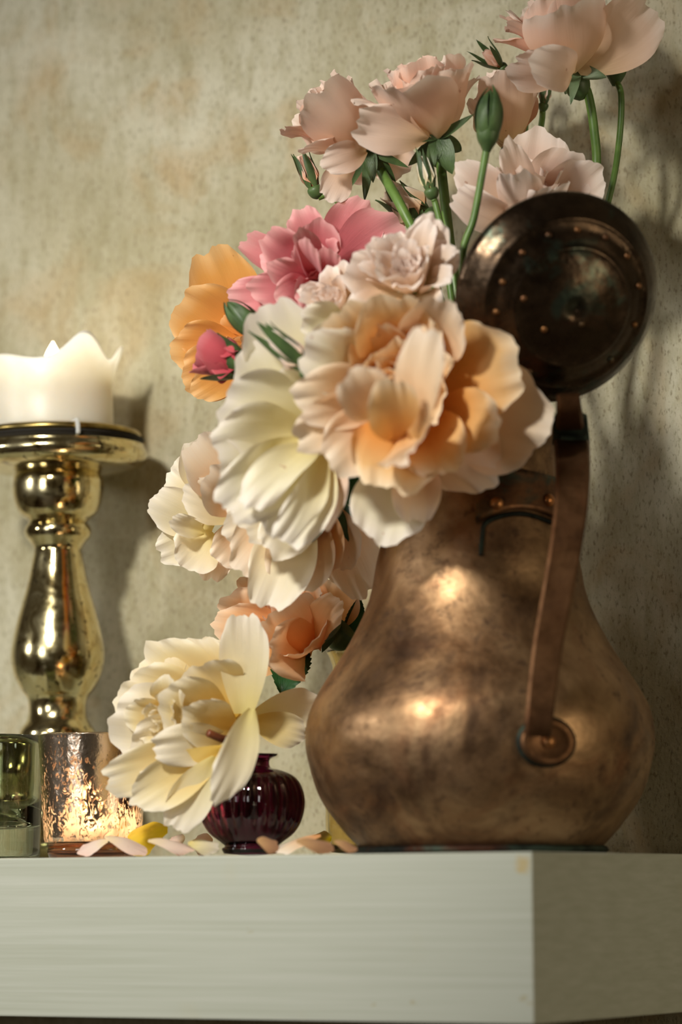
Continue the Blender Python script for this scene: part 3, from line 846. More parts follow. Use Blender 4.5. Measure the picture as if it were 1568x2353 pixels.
ptl(r, (985, 316, z-.014), (822, 285, z-.035), 130, 'shell', bend=-0.5, cup=0.6, curl=-.5, ruf=.1)
hip(r, P(1008, 330, z), ax, .0068, .012)
for t, wd in (((1040, 400, z-.012), 66), ((985, 395, z-.012), 46), ((1090, 262, z-.02), 26), ((870, 322, z-.02), 22), ((1060, 345, z), 50), ((940, 380, z), 36)):
    petal_to(r, P(1008, 316, z-.01), P(*t), PX(wd, z), M['sepal'], 'sepal', bend=-.6, cup=.5, curl=.2, shape='lance', nu=7, nv=12)
stem(r, [P(1010, 338, z)]+into_jug((1016, 400, z-.004), (1030, 520, z-.012), (1046, 650, z-.02), (1080, 900, 1.035)), .0024)
bud('cream_rosebud', (990, 434, z-.020), (966, 354, z-.020), 48, 'cream rosebud half wrapped in green sepals below wide blush rose', 'cream', 'sepal', 0, 1.1, (0, 10), 0.2,
    [(1003, 475, z-.020), (1022, 560, z-.026), (1040, 700, z-.034), (1076, 900, 1.018), JM], group='rosebuds in the copper jug')

# F3 blush rose at left
z = 1.085
r = rose('blush_rose', (845, 345, z), 'blush rose leaning out over the pink rose, one petal hanging below')
B0 = P(845, 342, z); ax = cvec(-0.75, 0.72, 0.18)
core(r, B0, ax, PX(200, z), 16, [M['blush_deep'], M['blush'], M['blush']], th=(4, 42), bend=(1.0, 0.8), cup=(1.4, 1.1), curl=(0.2, 0.6), l0=0.8, wr=0.9, ruf=0.06)
ptl(r, (845, 342, z-.01), (730, 215, z-.045), 190, 'blush', bend=0.8, cup=1.0, curl=0.4, n=ax, ruf=.02)
ptl(r, (848, 335, z), (800, 172, z), 130, 'blush', bend=0.6, cup=1.0, curl=0.4, n=ax)
ptl(r, (840, 345, z-.004), (655, 300, z-.02), 130, 'blush_deep', bend=0.5, cup=0.8, curl=0.6, n=ax)
ptl(r, (838, 348, z-.008), (690, 345, z-.03), 90, 'blush', bend=0.2, cup=0.6, curl=0.5, n=ax)
ptl(r, (842, 345, z-.016), (735, 380, z-.04), 84, 'shell', bend=-0.5, cup=0.7, curl=.2)
ptl(r, (800, 372, z-.022), (752, 460, z-.03), 86, 'shell', bend=0.3, cup=0.4, curl=.2, roll=-15)
ptl(r, (880, 345, z+.01), (930, 400, z+.005), 120, 'blush', bend=-0.5, cup=0.8, curl=.2)
ptl(r, (850, 350, z+.008), (790, 408, z+.008), 100, 'blush_deep', bend=-0.5, cup=0.8, curl=.2)
hip(r, P(850, 352, z), ax, .0055, .010)
for t, wd in (((838, 462, z-.01), 34), ((800, 440, z), 20), ((905, 325, z-.02), 24), ((940, 385, z-.006), 26), ((858, 420, z-.012), 40), ((910, 418, z), 40)):
    petal_to(r, P(850, 345, z-.008), P(*t), PX(wd, z), M['sepal'], 'sepal', bend=-.7, cup=.5, curl=-.4, shape='lance', nu=7, nv=12)
stem(r, [P(856, 356, z)]+into_jug((880, 400, z-.004), (925, 480, z-.018), (990, 620, z-.024), (1050, 860, 1.056)), .0024)
bud('green_rosebud', (722, 430, z), (690, 350, z), 52, 'slim green rosebud with split sepals at outer edge of blush roses', 'blush_deep', 'sepal', 0, 1.05, (2, 16), 1.3,
    [(760, 450, z), (800, 490, z), (880, 590, z-.01), (1000, 800, 1.06), JM], group='rosebuds in the copper jug')

# F4 blush rose behind the standing bud
z = 1.105
r = rose('blush_rose', (1170, 325, z), 'half hidden blush rose behind the upright green bud, showing its back')
B0 = P(1172, 330, z); ax = cvec(-0.15, 0.95, -0.15)
core(r, B0, ax, PX(180, z), 14, [M['blush_deep'], M['blush'], M['blush']], th=(4, 36), bend=(1.0, 0.8), cup=(1.4, 1.2), curl=(0.2, 0.5), l0=0.85, wr=0.9)
ptl(r, (1172, 330, z-.01), (1170, 160, z-.035), 170, 'blush', bend=0.8, cup=1.2, curl=0.5, n=ax)
ptl(r, (1176, 330, z-.006), (1232, 200, z-.01), 150, 'blush', bend=0.8, cup=1.1, curl=0.3, n=ax)
ptl(r, (1166, 330, z-.006), (1090, 230, z-.015), 130, 'blush', bend=0.7, cup=1.0, curl=0.5, n=ax)
hip(r, P(1174, 338, z), ax, .0055, .010)
stem(r, [P(1175, 345, z)]+into_jug((1165, 420, z-.005), (1130, 560, z-.02), (1115, 850, 1.045)), .0022)
bud('small_rosebud', (1150, 152, z+.010), (1110, 114, z+.004), 40, 'small opening rosebud with dark sepals tucked under highest blush rose', 'blush_deep', 'sepal', 2, 1.3, (5, 30), 0.5,
    [(1182, 176, z+.028), (1205, 230, z+.040), (1205, 330, z+.040), (1170, 480, z+.020), (1130, 760, 1.085), JM], group='rosebuds in the copper jug')
bud('green_rosebud', (1250, 238, z+.020), (1258, 184, z+.020), 34, 'tiny green rosebud beside the half hidden blush rose', 'shell', 'sepal', 0, 1.0, (0, 12), 0.5,
    [(1244, 290, z+.026), (1222, 400, z+.024), (1158, 700, 1.09), JM], group='rosebuds in the copper jug')

# standing green bud in front
z = 1.008
bud('green_rosebud', (1122, 300, z), (1128, 205, z), 60, 'upright closed green rosebud on a thin pale stem in front of blush roses', 'blush_deep', 'sepal', 0, 1.05, (0, 8), 0.3,
    [(1112, 380, z), (1090, 500, z), (1062, 610, z), (1088, 880, 1.012), JM], group='rosebuds in the copper jug', hipscale=1.2, srad=.0017, closed=True)

# F5 shell pink open rose behind the lid top
z = 1.06
r = rose('shell_rose', (1225, 515, z), 'pale shell pink open rose whose petals rise behind the lid top')
B0 = P(1215, 520, z); ax = cvec(-0.05, 0.9, 0.3)
core(r, B0, ax, PX(175, z), 12, [M['shell'], M['shell']], th=(5, 48), bend=(0.8, 0.5), cup=(1.3, 1.0), curl=(0.2, 0.6), l0=0.75, wr=0.8)
ptl(r, (1215, 520, z+.006), (1245, 290, z+.005), 190, 'shell', bend=0.5, cup=0.8, curl=0.3)
ptl(r, (1222, 520, z+.004), (1385, 380, z-.005), 150, 'shell', bend=0.5, cup=0.7, curl=0.4)
ptl(r, (1220, 520, z+.004), (1325, 350, z-.002), 170, 'shell', bend=0.4, cup=0.7, curl=0.2)
ptl(r, (1208, 520, z-.006), (1160, 320, z-.025), 110, 'shell', bend=0.2, cup=1.1, curl=0.4, roll=40)
ptl(r, (1204, 520, z-.006), (1046, 372, z-.02), 120, 'shell', bend=0.5, cup=0.6, curl=0.7)
ptl(r, (1202, 522, z-.010), (1050, 445, z-.03), 110, 'shell', bend=-0.3, cup=0.8, curl=0.5, roll=-20)
ptl(r, (1206, 524, z-.014), (1185, 400, z-.045), 130, 'shell', bend=0.7, cup=1.0, curl=0.3, n=ax)
ptl(r, (1218, 524, z-.012), (1290, 430, z-.04), 150, 'shell', bend=0.6, cup=0.9, curl=0.3, n=ax)
stem(r, [P(1215, 525, z)]+into_jug((1190, 600, z), (1150, 800, 1.05)), .0022)

# F6 peach bud
z = 1.094
bud('peach_rosebud', (970, 500, z), (892, 434, z), 112, 'fat peach rosebud between green stems above the ruffled rose', 'peachcream', 'sepal', 2.0, 1.0, (0, 14), 0.8,
    [(1005, 560, z), (1075, 760, 1.078), JM], group='rosebuds in the copper jug', npet=7)

# F7 hot pink rose
z = 1.05
r = rose('pink_rose', (720, 650, z), 'bright rose pink open rose with pointed folded petals')
B0 = P(740, 640, z); ax = cvec(-0.42, 0.40, 0.85)
core(r, B0, ax, PX(150, z), 10, [M['pink'], M['pink']], th=(6, 48), bend=(0.9, 0.5), cup=(1.2, 0.9), curl=(0.3, 0.9), l0=0.72, wr=0.8, ruf=.04)
ptl(r, (760, 620, z+.006), (930, 525, z+.012), 190, 'pink', bend=-0.3, cup=0.5, curl=0.2)
ptl(r, (750, 610, z+.01), (850, 470, z+.012), 150, 'pink', bend=0.3, cup=0.6, curl=0.4)
ptl(r, (730, 600, z), (690, 482, z-.005), 100, 'pink', bend=0.6, cup=0.8, curl=0.9)
ptl(r, (730, 610, z-.005), (735, 500, z-.02), 130, 'pink', bend=0.6, cup=1.1, curl=0.5)
ptl(r, (715, 625, z-.005), (612, 540, z-.02), 110, 'pink', bend=0.6, cup=0.8, curl=0.9)
ptl(r, (700, 640, z+.004), (562, 555, z+.002), 100, 'pink', bend=0.5, cup=0.9, curl=0.2, roll=20)
ptl(r, (720, 640, z-.01), (612, 605, z-.03), 84, 'pink', bend=-0.3, cup=0.7, curl=0.5, roll=-20)
ptl(r, (735, 650, z-.012), (682, 535, z-.04), 92, 'pink', bend=0.5, cup=1.0, curl=0.3, roll=35)
ptl(r, (745, 645, z-.014), (705, 545, z-.045), 90, 'pink', bend=-0.4, cup=0.9, curl=0.3, roll=-50)
ptl(r, (770, 650, z-.012), (758, 568, z-.035), 80, 'pink', bend=-0.4, cup=1.0, curl=0.2, roll=-30)
ptl(r, (720, 665, z-.008), (565, 660, z-.02), 90, 'pink', bend=0.3, cup=0.6, curl=0.5)
ptl(r, (700, 670, z-.004), (525, 680, z-.012), 96, 'pink', bend=-0.4, cup=0.7, curl=0.4)
ptl(r, (740, 655, z-.012), (640, 720, z-.03), 140, 'pink', bend=0.4, cup=0.6, curl=0.5)
ptl(r, (765, 655, z-.014), (720, 735, z-.035), 170, 'pink', bend=0.4, cup=0.6, curl=0.5)
stem(r, [P(748, 648, z+.006)]+into_jug((860, 760, 1.06), (985, 880, 1.064)), .0024)

# F8 orange rose behind
z = 1.095
r = rose('orange_rose', (570, 800, z), 'apricot orange rose with broad flat petals beside the crimson bud')
B0 = P(580, 800, z); ax = cvec(-0.75, 0.15, 0.55)
ptl(r, (575, 790, z+.01), (480, 580, z+.006), 170, 'orange', bend=0.4, cup=0.4, curl=0.1, ruf=.03)
ptl(r, (575, 795, z), (412, 700, z-.004), 190, 'orange', bend=0.5, cup=0.5, curl=0.4, ruf=.03)
ptl(r, (570, 810, z-.006), (392, 800, z-.008), 150, 'orange', bend=0.4, cup=0.5, curl=0.3, ruf=.04)
ptl(r, (575, 820, z-.008), (420, 878, z-.012), 150, 'orange', bend=0.5, cup=0.5, curl=0.3)
ptl(r, (575, 825, z-.012), (440, 906, z-.022), 100, 'orange', bend=0.3, cup=0.6, curl=0.5)
ptl(r, (590, 780, z+.012), (575, 620, z+.012), 120, 'orange', bend=0.3, cup=0.5, curl=0.2)
core(r, B0, ax, PX(90, z), 7, [M['orange']], th=(8, 50), bend=(0.8, 0.5), cup=(1.2, 0.8), curl=(0.2, 0.4), l0=0.7, wr=0.8)
stem(r, [P(590, 805, z)]+into_jug((720, 880, 1.09), (900, 930, 1.084)), .0022)

# crimson bud and small green bud
z = 1.022
bud('crimson_rosebud', (556, 842, z), (450, 800, z), 124, 'crimson pink rosebud just opening in front of the orange rose', 'crimson', 'sepal', 4.0, 0.75, (8, 26), 0.9,
    [(625, 872, 1.036), (800, 950, 1.050), (1000, 1050, 1.05), JM], group='rosebuds in the copper jug', npet=8)
z = 1.016
bud('green_rosebud', (582, 755, z), (520, 692, z), 56, 'plump green rosebud beneath the rose pink petals', 'pink', 'sepal', 0, 1.0, (0, 6), 0.1,
    [(660, 800, 1.06), (850, 930, 1.06), JM], group='rosebuds in the copper jug', hipscale=1.3, closed=True)
z = 0.962
bud('cream_rosebud', (702, 842, z), (612, 764, z), 74, 'small cream rosebud with striped sepals lying against the ivory rose', 'shell', 'sepal', 0, 1.15, (4, 22), 1.0,
    [(740, 878, .972), (800, 930, .988), (900, 985, 1.008), JM], group='rosebuds in the copper jug')

# F9 pale ruffled rose (two crowded hearts)
z = 0.990
r = rose('ruffled_rose', (930, 660, z), 'pale blush rose packed with small ruffled petals, behind the apricot rose')
B0 = P(950, 660, z); ax = cvec(-0.20, 0.55, 0.80)
core(r, B0, ax, PX(160, z), 34, [M['ruffle']], th=(3, 78), bend=(0.8, 0.7), cup=(1.3, 1.0), curl=(0.4, 0.9), l0=0.62, wr=0.62, ruf=.12, nu=15, nv=13)
ptl(r, (950, 650, z+.01), (1000, 505, z-.006), 120, 'ruffle', bend=0.5, cup=0.8, curl=0.4, ruf=.1)
ptl(r, (930, 650, z+.008), (872, 545, z-.01), 130, 'ruffle', bend=0.5, cup=0.8, curl=0.6, ruf=.08)
ptl(r, (920, 660, z+.004), (798, 610, z-.012), 130, 'ruffle', bend=0.5, cup=0.7, curl=0.6, ruf=.08)
ptl(r, (960, 640, z+.004), (1040, 570, z-.006), 110, 'ruffle', bend=0.5, cup=0.7, curl=0.4, ruf=.08)
stem(r, [P(955, 668, z+.006)]+into_jug((1020, 800, 1.020), (1060, 930, 1.030)), .0024)
z = 1.006
r = rose('ruffled_rose', (800, 720, z), 'smaller pale ruffled rose squeezed between the rose pink and apricot roses')
B0 = P(784, 704, z); ax = cvec(-0.5, 0.30, 0.82)
core(r, B0, ax, PX(115, z), 22, [M['ruffle']], th=(3, 75), bend=(0.8, 0.7), cup=(1.3, 1.0), curl=(0.4, 0.8), l0=0.6, wr=0.7, ruf=.12, az0=1.0, nu=15, nv=13)
ptl(r, (800, 742, z-.022), (694, 735, z-.036), 106, 'white', bend=0.4, cup=0.7, curl=0.5, ruf=.1)
ptl(r, (800, 762, z-.026), (708, 812, z-.040), 104, 'white', bend=0.4, cup=0.6, curl=0.6, ruf=.14)
stem(r, [P(792, 710, z+.006)]+into_jug((900, 840, 1.024), (985, 920, 1.032)), .0022)

# F10 big apricot rose
z = 0.975
r = rose('apricot_rose', (950, 900, z), 'largest full apricot rose with wavy petals, hanging over the jug mouth')
B0 = P(930, 890, z); ax = cvec(-0.20, 0.12, 0.95)
core(r, B0, ax, PX(215, z), 20, [M['apricot'], M['apricot'], M['apricot']], th=(5, 62), pw=1.0, bend=(1.1, 0.7), cup=(1.3, 0.8), curl=(0.4, 0.9), l0=0.55, wr=0.95, ruf=.10)
ptl(r, (980, 880, z), (1192, 830, z-.025), 250, 'apricot', bend=0.35, cup=0.4, curl=0.3, ruf=.05)
ptl(r, (990, 930, z+.006), (1266, 985, z-.016), 280, 'apricot_pale', bend=0.3, cup=0.35, curl=0.2, ruf=.04)
ptl(r, (985, 940, z-.002), (1150, 990, z-.04), 170, 'apricot', bend=0.5, cup=0.5, curl=0.4, ruf=.05)
ptl(r, (980, 950, z+.006), (1135, 1120, z-.01), 200, 'apricot_pale', bend=0.4, cup=0.4, curl=0.2)
ptl(r, (960, 840, z), (1035, 690, z-.04), 180, 'apricot_pale', bend=0.5, cup=0.7, curl=0.3)
ptl(r, (930, 850, z), (880, 680, z-.035), 210, 'apricot', bend=0.6, cup=0.7, curl=0.5, ruf=.08)
ptl(r, (900, 860, z), (770, 720, z-.03), 190, 'apricot', bend=0.5, cup=0.6, curl=0.6, ruf=.08)
ptl(r, (900, 880, z), (700, 800, z-.032), 180, 'white', bend=0.5, cup=0.6, curl=0.7, ruf=.08)
ptl(r, (900, 900, z-.004), (676, 920, z-.03), 170, 'apricot_pale', bend=0.5, cup=0.6, curl=0.7, ruf=.08)
ptl(r, (900, 920, z-.004), (688, 1005, z-.03), 150, 'apricot_pale', bend=0.4, cup=0.6, curl=0.6, ruf=.10)
ptl(r, (910, 930, z-.006), (760, 1080, z-.035), 180, 'apricot_pale', bend=0.5, cup=0.6, curl=0.5, ruf=.08)
ptl(r, (930, 940, z-.006), (900, 1125, z-.04), 240, 'apricot', bend=0.5, cup=0.6, curl=0.5, ruf=.07)
ptl(r, (950, 940, z-.006), (1035, 1085, z-.04), 180, 'apricot', bend=0.5, cup=0.6, curl=0.5, ruf=.06)
ptl(r, (960, 1010, z-.06), (985, 760, z-.075), 150, 'apricot_pale', bend=-0.5, cup=0.8, curl=0.0, roll=-35, ruf=.09)
ptl(r, (900, 1010, z-.06), (890, 870, z-.08), 140, 'apricot', bend=-0.5, cup=0.8, curl=0.2, roll=15, ruf=.10)
ptl(r, (850, 960, z-.055), (800, 850, z-.07), 150, 'apricot_pale', bend=-0.5, cup=0.8, curl=0.2, roll=20, ruf=.10)
ptl(r, (930, 1000, z-.02), (950, 1040, z-.075), 190, 'apricot_pale', bend=0.6, cup=0.7, curl=0.3, n=ax, ruf=.08)
ptl(r, (930, 1040, z+.005), (870, 1252, z-.01), 200, 'white', bend=0.3, cup=0.6, curl=0.2, ruf=.04)
ptl(r, (960, 1050, z+.003), (955, 1195, z-.015), 130, 'apricot_pale', bend=-0.3, cup=0.7, curl=0.3, ruf=.05)
stem(r, [P(955, 905, z+.01)]+into_jug((1040, 980, 1.01), (1090, 1060, 1.03)), .0026)
leaf(r, (830, 1060, z+.022), (738, 1125, z+.012), 70, 20)
leaf(r, (840, 1080, z+.022), (768, 1165, z+.010), 66, -30)

# F11 ivory rose, long hanging bloom
z = 1.0
r = rose('ivory_rose', (700, 1020, z), 'large ivory white rose with long smooth petals drooping below the crimson bud')
B0 = P(715, 1010, z)
ptl(r, (720, 960, z-.004), (612, 700, z-.02), 210, 'white', bend=0.3, cup=0.6, curl=0.2, ruf=.03)
ptl(r, (725, 970, z-.010), (562, 800, z-.020), 230, 'white', bend=0.4, cup=0.7, curl=0.2, ruf=.03)
ptl(r, (722, 985, z-.014), (512, 930, z-.032), 240, 'white', bend=0.4, cup=0.7, curl=0.3, ruf=.03)
ptl(r, (720, 1000, z-.014), (500, 1045, z-.036), 230, 'white', bend=0.4, cup=0.7, curl=0.3, ruf=.04)
ptl(r, (725, 1010, z-.018), (520, 1170, z-.045), 180, 'white', bend=0.3, cup=0.8, curl=0.6, ruf=.05)
ptl(r, (735, 1020, z-.022), (560, 1165, z-.055), 120, 'white', bend=-0.4, cup=0.9, curl=0.6, roll=25, ruf=.05)
ptl(r, (740, 1015, z-.016), (650, 1245, z-.04), 190, 'white', bend=0.3, cup=0.8, curl=0.5, ruf=.04)
ptl(r, (745, 1030, z-.020), (640, 1235, z-.055), 110, 'white', bend=-0.3, cup=1.0, curl=0.4, roll=-30, ruf=.05)
ptl(r, (750, 1010, z-.012), (715, 1215, z-.03), 160, 'shell', bend=0.3, cup=0.8, curl=0.3, ruf=.04)
ptl(r, (730, 990, z-.006), (690, 830, z-.02), 160, 'white', bend=0.4, cup=0.7, curl=0.3)
stem(r, [P(735, 1005, z+.006)]+into_jug((860, 1020, 1.02), (1020, 1060, 1.035)), .0024)

# F12 cream rose near the wall
z = 1.085
r = rose('cream_rose', (500, 1170, z), 'pale cream rose with thin curling petals reaching towards the candlestick')
B0 = P(490, 1190, z); ax = cvec(-0.7, 0.05, 0.65)
ptl(r, (500, 1170, z), (425, 1030, z-.004), 130, 'cream', bend=0.5, cup=0.6, curl=0.6, ruf=.08)
ptl(r, (500, 1160, z-.006), (470, 1000, z-.015), 160, 'cream', bend=0.5, cup=0.6, curl=0.3, ruf=.06)
ptl(r, (495, 1180, z-.004), (388, 1085, z-.008), 110, 'cream', bend=0.4, cup=0.7, curl=0.7, ruf=.10)
ptl(r, (490, 1215, z-.008), (344, 1148, z-.016), 120, 'cream', bend=0.3, cup=0.6, curl=0.5, ruf=.05)
ptl(r, (485, 1225, z-.006), (370, 1268, z-.014), 110, 'cream', bend=0.3, cup=0.6, curl=0.4, ruf=.05)
ptl(r, (490, 1225, z-.012), (415, 1300, z-.025), 130, 'cream', bend=0.4, cup=0.5, curl=0.4, ruf=.06)
ptl(r, (510, 1220, z-.004), (482, 1330, z-.012), 90, 'peachcream', bend=0.4, cup=0.5, curl=0.5, ruf=.06)
ptl(r, (530, 1200, z-.004), (530, 1300, z-.014), 110, 'shell', bend=0.4, cup=0.5, curl=0.5, ruf=.06)
ptl(r, (565, 1150, z-.016), (452, 1015, z-.030), 170, 'peachcream', bend=0.4, cup=0.6, curl=0.4, ruf=.08)
ptl(r, (560, 1190, z-.014), (420, 1120, z-.028), 120, 'cream', bend=0.4, cup=0.7, curl=0.6, ruf=.10)
ptl(r, (570, 1170, z-.018), (480, 1090, z-.040), 150, 'peachcream', bend=0.5, cup=0.7, curl=0.5, ruf=.08)
ptl(r, (470, 1225, z-.018), (395, 1195, z-.032), 60, 'cream', bend=0.4, cup=0.9, curl=0.6, ruf=.10)
ptl(r, (570, 1220, z-.014), (500, 1290, z-.030), 110, 'peachcream', bend=0.4, cup=0.6, curl=0.5, ruf=.08)
core(r, B0, ax, PX(85, z), 8, [M['cream']], th=(8, 55), bend=(0.8, 0.5), cup=(1.2, 0.8), curl=(0.2, 0.5), l0=0.7, wr=0.8, ruf=.08)
stem(r, [P(540, 1190, z+.01)]+into_jug((640, 1180, 1.10), (820, 1060, 1.10), (1000, 950, 1.09), (1100, 1010, 1.05)), .0022)

# F13 peach cream drooping rose
z = 1.04
r = rose('peach_cream_rose', (720, 1150, z), 'peach cream rose hanging head down, fan of long petals against the jug')
pk = dict(curl=.25, ruf=.05)
ptl(r, (700, 1150, z+.004), (520, 1240, z-.012), 190, 'cream', bend=0.4, cup=0.6, **pk)
ptl(r, (700, 1150, z), (560, 1320, z-.018), 190, 'peachcream', bend=0.4, cup=0.6, **pk)
ptl(r, (705, 1150, z-.004), (610, 1390, z-.022), 170, 'cream', bend=0.4, cup=0.7, **pk)
ptl(r, (715, 1150, z-.002), (670, 1375, z-.016), 180, 'peachcream', bend=0.4, cup=0.7, **pk)
ptl(r, (725, 1150, z+.006), (700, 1310, z-.006), 150, 'peachcream', bend=0.4, cup=0.7, **pk)
ptl(r, (735, 1150, z), (745, 1310, z-.010), 120, 'peach', bend=0.4, cup=0.9, **pk)
ptl(r, (740, 1150, z+.004), (805, 1310, z-.004), 130, 'peachcream', bend=0.4, cup=0.9, **pk)
ptl(r, (750, 1150, z+.012), (845, 1370, z+.012), 150, 'peachcream', bend=0.3, cup=0.6, **pk)
ptl(r, (700, 1160, z-.010), (560, 1215, z-.035), 130, 'cream', bend=0.5, cup=0.6, curl=.5, ruf=.07)
ptl(r, (705, 1160, z-.014), (620, 1270, z-.04), 140, 'cream', bend=0.5, cup=0.7, curl=.5, ruf=.07)
leaf(r, (760, 1150, z-.006), (715, 1248, z-.010), 44, 10)
leaf(r, (780, 1150, z+.002), (808, 1250, z-.002), 50, -15)
stem(r, [P(725, 1145, z+.006)]+into_jug((850, 1060, 1.06), (990, 990, 1.06), (1080, 1020, 1.045)), .0024)

# F14 peach rose in the amber vase
z = 1.09
r = rose('peach_rose', (770, 1440, z), 'peach rose with rolled rims leaning from the amber glass vase', 'roses in small vases')
B0 = P(700, 1450, z); ax = cvec(-0.45, 0.65, 0.6)
core(r, B0, ax, PX(130, z), 9, [M['peach']], th=(6, 55), bend=(0.9, 0.6), cup=(1.2, 0.9), curl=(0.3, 0.6), l0=0.7, wr=0.9)
ptl(r, (705, 1460, z), (500, 1390, z-.004), 150, 'peach', bend=0.5, cup=0.6, curl=0.4)
ptl(r, (700, 1470, z-.002), (488, 1430, z-.012), 130, 'peach', bend=0.5, cup=0.6, curl=0.5)
ptl(r, (700, 1475, z-.004), (510, 1500, z-.014), 150, 'peach', bend=0.4, cup=0.6, curl=0.4)
ptl(r, (700, 1450, z+.006), (560, 1325, z+.002), 150, 'peach', bend=0.5, cup=0.7, curl=0.3)
ptl(r, (715, 1450, z+.008), (640, 1340, z), 190, 'peach', bend=0.5, cup=0.7, curl=0.3)
ptl(r, (735, 1460, z+.006), (770, 1330, z), 170, 'peach', bend=0.4, cup=0.8, curl=0.1)
ptl(r, (720, 1500, z-.006), (650, 1395, z-.035), 180, 'peach', bend=0.8, cup=0.8, curl=0.3, n=ax)
ptl(r, (730, 1490, z-.008), (785, 1380, z-.03), 110, 'peach', bend=-0.5, cup=1.0, curl=0.7, roll=-40)
ptl(r, (710, 1490, z-.008), (625, 1500, z-.04), 170, 'peach', bend=0.6, cup=0.8, curl=0.6)
ptl(r, (720, 1490, z-.008), (705, 1488, z-.045), 160, 'peach', bend=0.8, cup=0.8, curl=0.6, n=ax)
hip(r, P(765, 1462, z+.002), cvec(-.8, .3, .3), .006, .010)
for t, wd in (((800, 1485, z), 34), ((740, 1500, z-.01), 40), ((830, 1478, z-.006), 26), ((745, 1475, z-.02), 40)):
    petal_to(r, P(775, 1425, z), P(*t), PX(wd, z), M['sepal'], 'sepal', bend=-.4, cup=.6, curl=-.3, shape='lance', nu=7, nv=12)
leaf(r, (684, 1478, z-.004), (648, 1600, z-.020), 100, 8)
leaf(r, (800, 1460, z+.006), (826, 1370, z), 54, 30)
stem(r, [P(770, 1455, z), P(800, 1452, 1.112), AP+hr*-0.006+Vector((0, 0, hgt(AP, 1475))), AP+hr*-0.004+Vector((0, 0, hgt(AP, 1600))), AP+hr*0.002+Vector((0, 0, hgt(AP, 1850)))], .0028, 'stem_dark')
stem(r, [P(785, 1340, 1.11), P(806, 1400, 1.125), AP+hr*-0.003+hf*0.007+Vector((0, 0, hgt(AP, 1470))), AP+hr*0.001+hf*0.007+Vector((0, 0, hgt(AP, 1640)))], .0020, 'stem', 'side_stem')

# F15 lemon cream rose in the plum vase
z = 1.035
r = rose('lemon_rose', (560, 1690, z), 'lemon cream rose sprawling wide over the plum bud vase', 'roses in small vases')
B0 = P(470, 1670, z); ax = cvec(-0.55, 0.12, 0.80)
core(r, P(400, 1660, z-.008), ax, PX(120, z), 12, [M['lemon']], th=(6, 62), bend=(0.9, 0.6), cup=(1.2, 0.8), curl=(0.4, 0.8), l0=0.55, wr=0.9, ruf=.10)
ptl(r, (520, 1660, z+.006), (330, 1500, z+.004), 207, 'lemon', bend=0.4, cup=0.6, curl=0.5, ruf=.06)
ptl(r, (530, 1660, z+.008), (410, 1470, z+.004), 183, 'lemon', bend=0.4, cup=0.6, curl=0.5, ruf=.06)
ptl(r, (540, 1660, z+.01), (500, 1470, z+.008), 207, 'lemon', bend=0.4, cup=0.6, curl=0.3, ruf=.05)
ptl(r, (510, 1670, z), (270, 1590, z-.004), 219, 'lemon', bend=0.5, cup=0.6, curl=0.5, ruf=.06)
ptl(r, (500, 1680, z-.002), (246, 1660, z-.012), 219, 'cream', bend=0.5, cup=0.6, curl=0.5, ruf=.06)
ptl(r, (490, 1690, z-.004), (290, 1745, z-.02), 183, 'cream', bend=0.4, cup=0.7, curl=0.5, ruf=.06)
ptl(r, (560, 1640, z-.012), (562, 1412, z-.014), 124, 'cream', bend=0.15, cup=0.5, curl=0.2, ruf=.04, tr=.2, basew=.35)
ptl(r, (575, 1650, z+.004), (738, 1635, z+.018), 130, 'cream', bend=-0.3, cup=0.6, curl=0.3, ruf=.04)
ptl(r, (575, 1655, z+.002), (700, 1690, z+.008), 90, 'lemon', bend=-0.3, cup=0.6, curl=0.3, ruf=.08)
ptl(r, (540, 1650, z-.006), (430, 1540, z-.02), 207, 'lemon', bend=0.6, cup=0.6, curl=0.4, ruf=.06)
ptl(r, (540, 1670, z-.008), (360, 1600, z-.03), 170, 'lemon', bend=0.6, cup=0.6, curl=0.5, ruf=.08)
ptl(r, (550, 1690, z-.008), (420, 1640, z-.03), 134, 'lemon', bend=0.5, cup=0.6, curl=0.6, ruf=.08)
ptl(r, (530, 1700, z-.010), (350, 1720, z-.034), 110, 'cream', bend=-0.3, cup=0.6, curl=0.5, ruf=.06)
ptl(r, (540, 1715, z-.010), (248, 1795, z-.024), 134, 'lemon', bend=0.3, cup=0.6, curl=0.3, ruf=.04)
ptl(r, (520, 1720, z-.028), (296, 1850, z-.030), 124, 'lemon', bend=0.4, cup=0.6, curl=0.3, ruf=.05)
ptl(r, (496, 1740, z-.030), (398, 1902, z-.030), 112, 'cream', bend=0.4, cup=0.6, curl=0.3, ruf=.05)
ptl(r, (580, 1630, z-.034), (500, 1850, z-.064), 110, 'cream', bend=-0.2, cup=0.7, curl=0.3, roll=-15, ruf=.05, twist=0.3, tr=.25)
stem(r, [P(478, 1684, z-.030), P(510, 1697, z-.026), P(548, 1703, z-.014), PP+Vector((0, 0, hgt(PP, 1722))), PP+Vector((0, 0, hgt(PP, 1775))), PP+Vector((0, 0, hgt(PP, 1880)))], .0018, 'stem_brown')

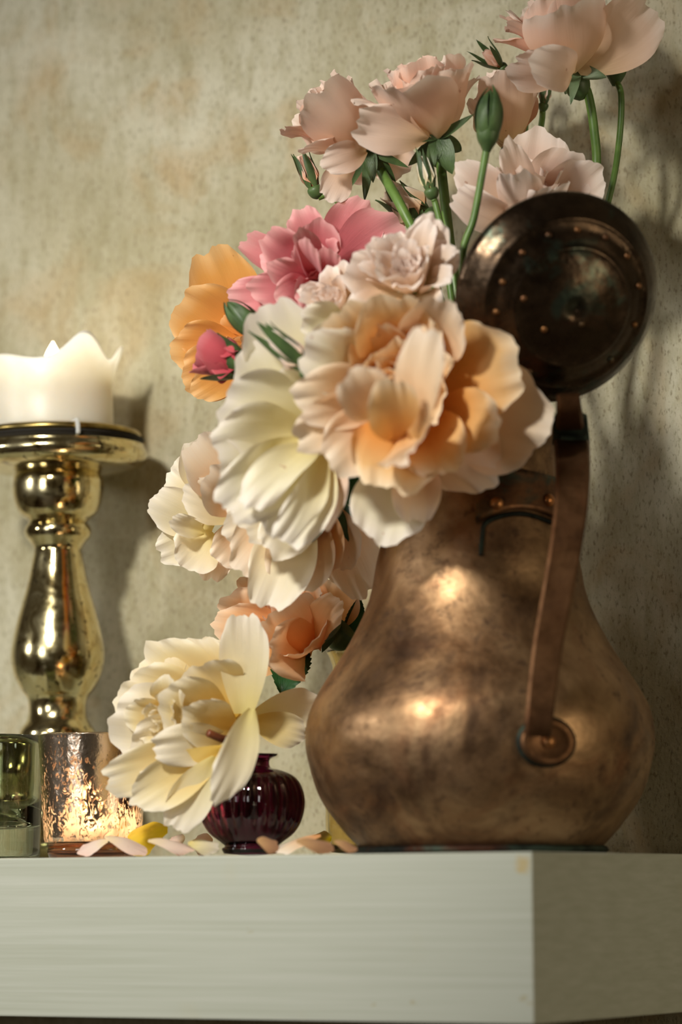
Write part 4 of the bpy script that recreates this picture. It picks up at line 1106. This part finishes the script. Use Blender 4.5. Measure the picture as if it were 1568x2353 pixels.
# ---------------------------------------------------------------- fallen petals on the shelf
def fallen(x0, x1, y, z, mat, label, bend=0.7, cup=0.7, wpx=105, tilt=0.75, group='fallen petals on the shelf'):
    """a petal lying on the shelf from column x0 to x1 and rising to row y"""
    e0 = 0.907+PX(1223-(x0+x1)/2, 0.98)*0.577
    z = e0+0.016+(z-1.0)*0.8
    a = stand(x0, z); b = stand(x1, z)
    hy_ = hgt(a.lerp(b, .5), y-16)
    mid = a.lerp(b, .5)
    SEED[0] += 1
    L = (b-a).length*1.25; W = PX(wpx, z)*1.15; tilt = tilt+((SEED[0]*37) % 10-5)*0.06
    pts, uv, tip, nu, nv = grid_shape(L, W, bend, cup, 0.2, 0.05, SEED[0])
    d = (b-a).normalized()*(1 if SEED[0] % 2 else -1); n0 = Vector((0, 0, 1)); n = (n0*math.cos(tilt)-hf*math.sin(tilt)).normalized(); x = d.cross(n)
    # arched: convex upwards
    pts[:, 2] *= -1
    w_ = pts@np.array([x, d, n])
    w_[:, 2] -= w_[:, 2].min()
    s = hy_/w_[:, 2].max(); w_[:, 2] = w_[:, 2]*s+0.0004
    c = (w_[:, :2].max(0)+w_[:, :2].min(0))/2
    w_[:, 0] += mid.x-c[0]; w_[:, 1] += mid.y-c[1]
    o = build('fallen_petal', w_, gfaces(nu, nv), M[mat], None, True, uv)
    return tag(o, label, 'petal', group)
fallen(182, 244, 1946, 0.990, 'faded', 'faded pink petal curled at the foot of the crackled votive', wpx=42)
fallen(250, 335, 1938, 0.996, 'faded', 'pale pink petal lying before the glowing crackled votive', wpx=56)
fallen(285, 390, 1906, 1.030, 'yellow', 'bright yellow petal propped up between pale petals', bend=1.2, cup=0.9, wpx=90, tilt=0.9)
fallen(350, 440, 1944, 0.996, 'faded', 'blush petal lying flat before the bright yellow petal', wpx=50)
fallen(398, 428, 1934, 1.062, 'faded', 'tiny blush petal behind the bright yellow petal')
fallen(440, 500, 1946, 1.004, 'cream', 'creamy white petal lying flat beside the plum vase foot', wpx=60)
fallen(452, 492, 1932, 1.085, 'shell', 'shell pink petal leaning behind the plum vase foot', tilt=.9)
fallen(597, 640, 1940, 0.992, 'brown', 'dull mauve petal lying against the plum vase foot', wpx=44, tilt=.9)
fallen(640, 730, 1936, 1.026, 'peachcream', 'beige petal arched between the plum vase and jug', wpx=60)
fallen(690, 765, 1944, 0.992, 'brown', 'brownish petal lying before the beige arched petal', wpx=56)
fallen(722, 762, 1926, 1.085, 'yellow', 'small golden petal standing behind the beige arched petal', tilt=.8)
fallen(775, 820, 1948, 0.990, 'brown', 'browned flat petal lying before the jug foot', wpx=44)
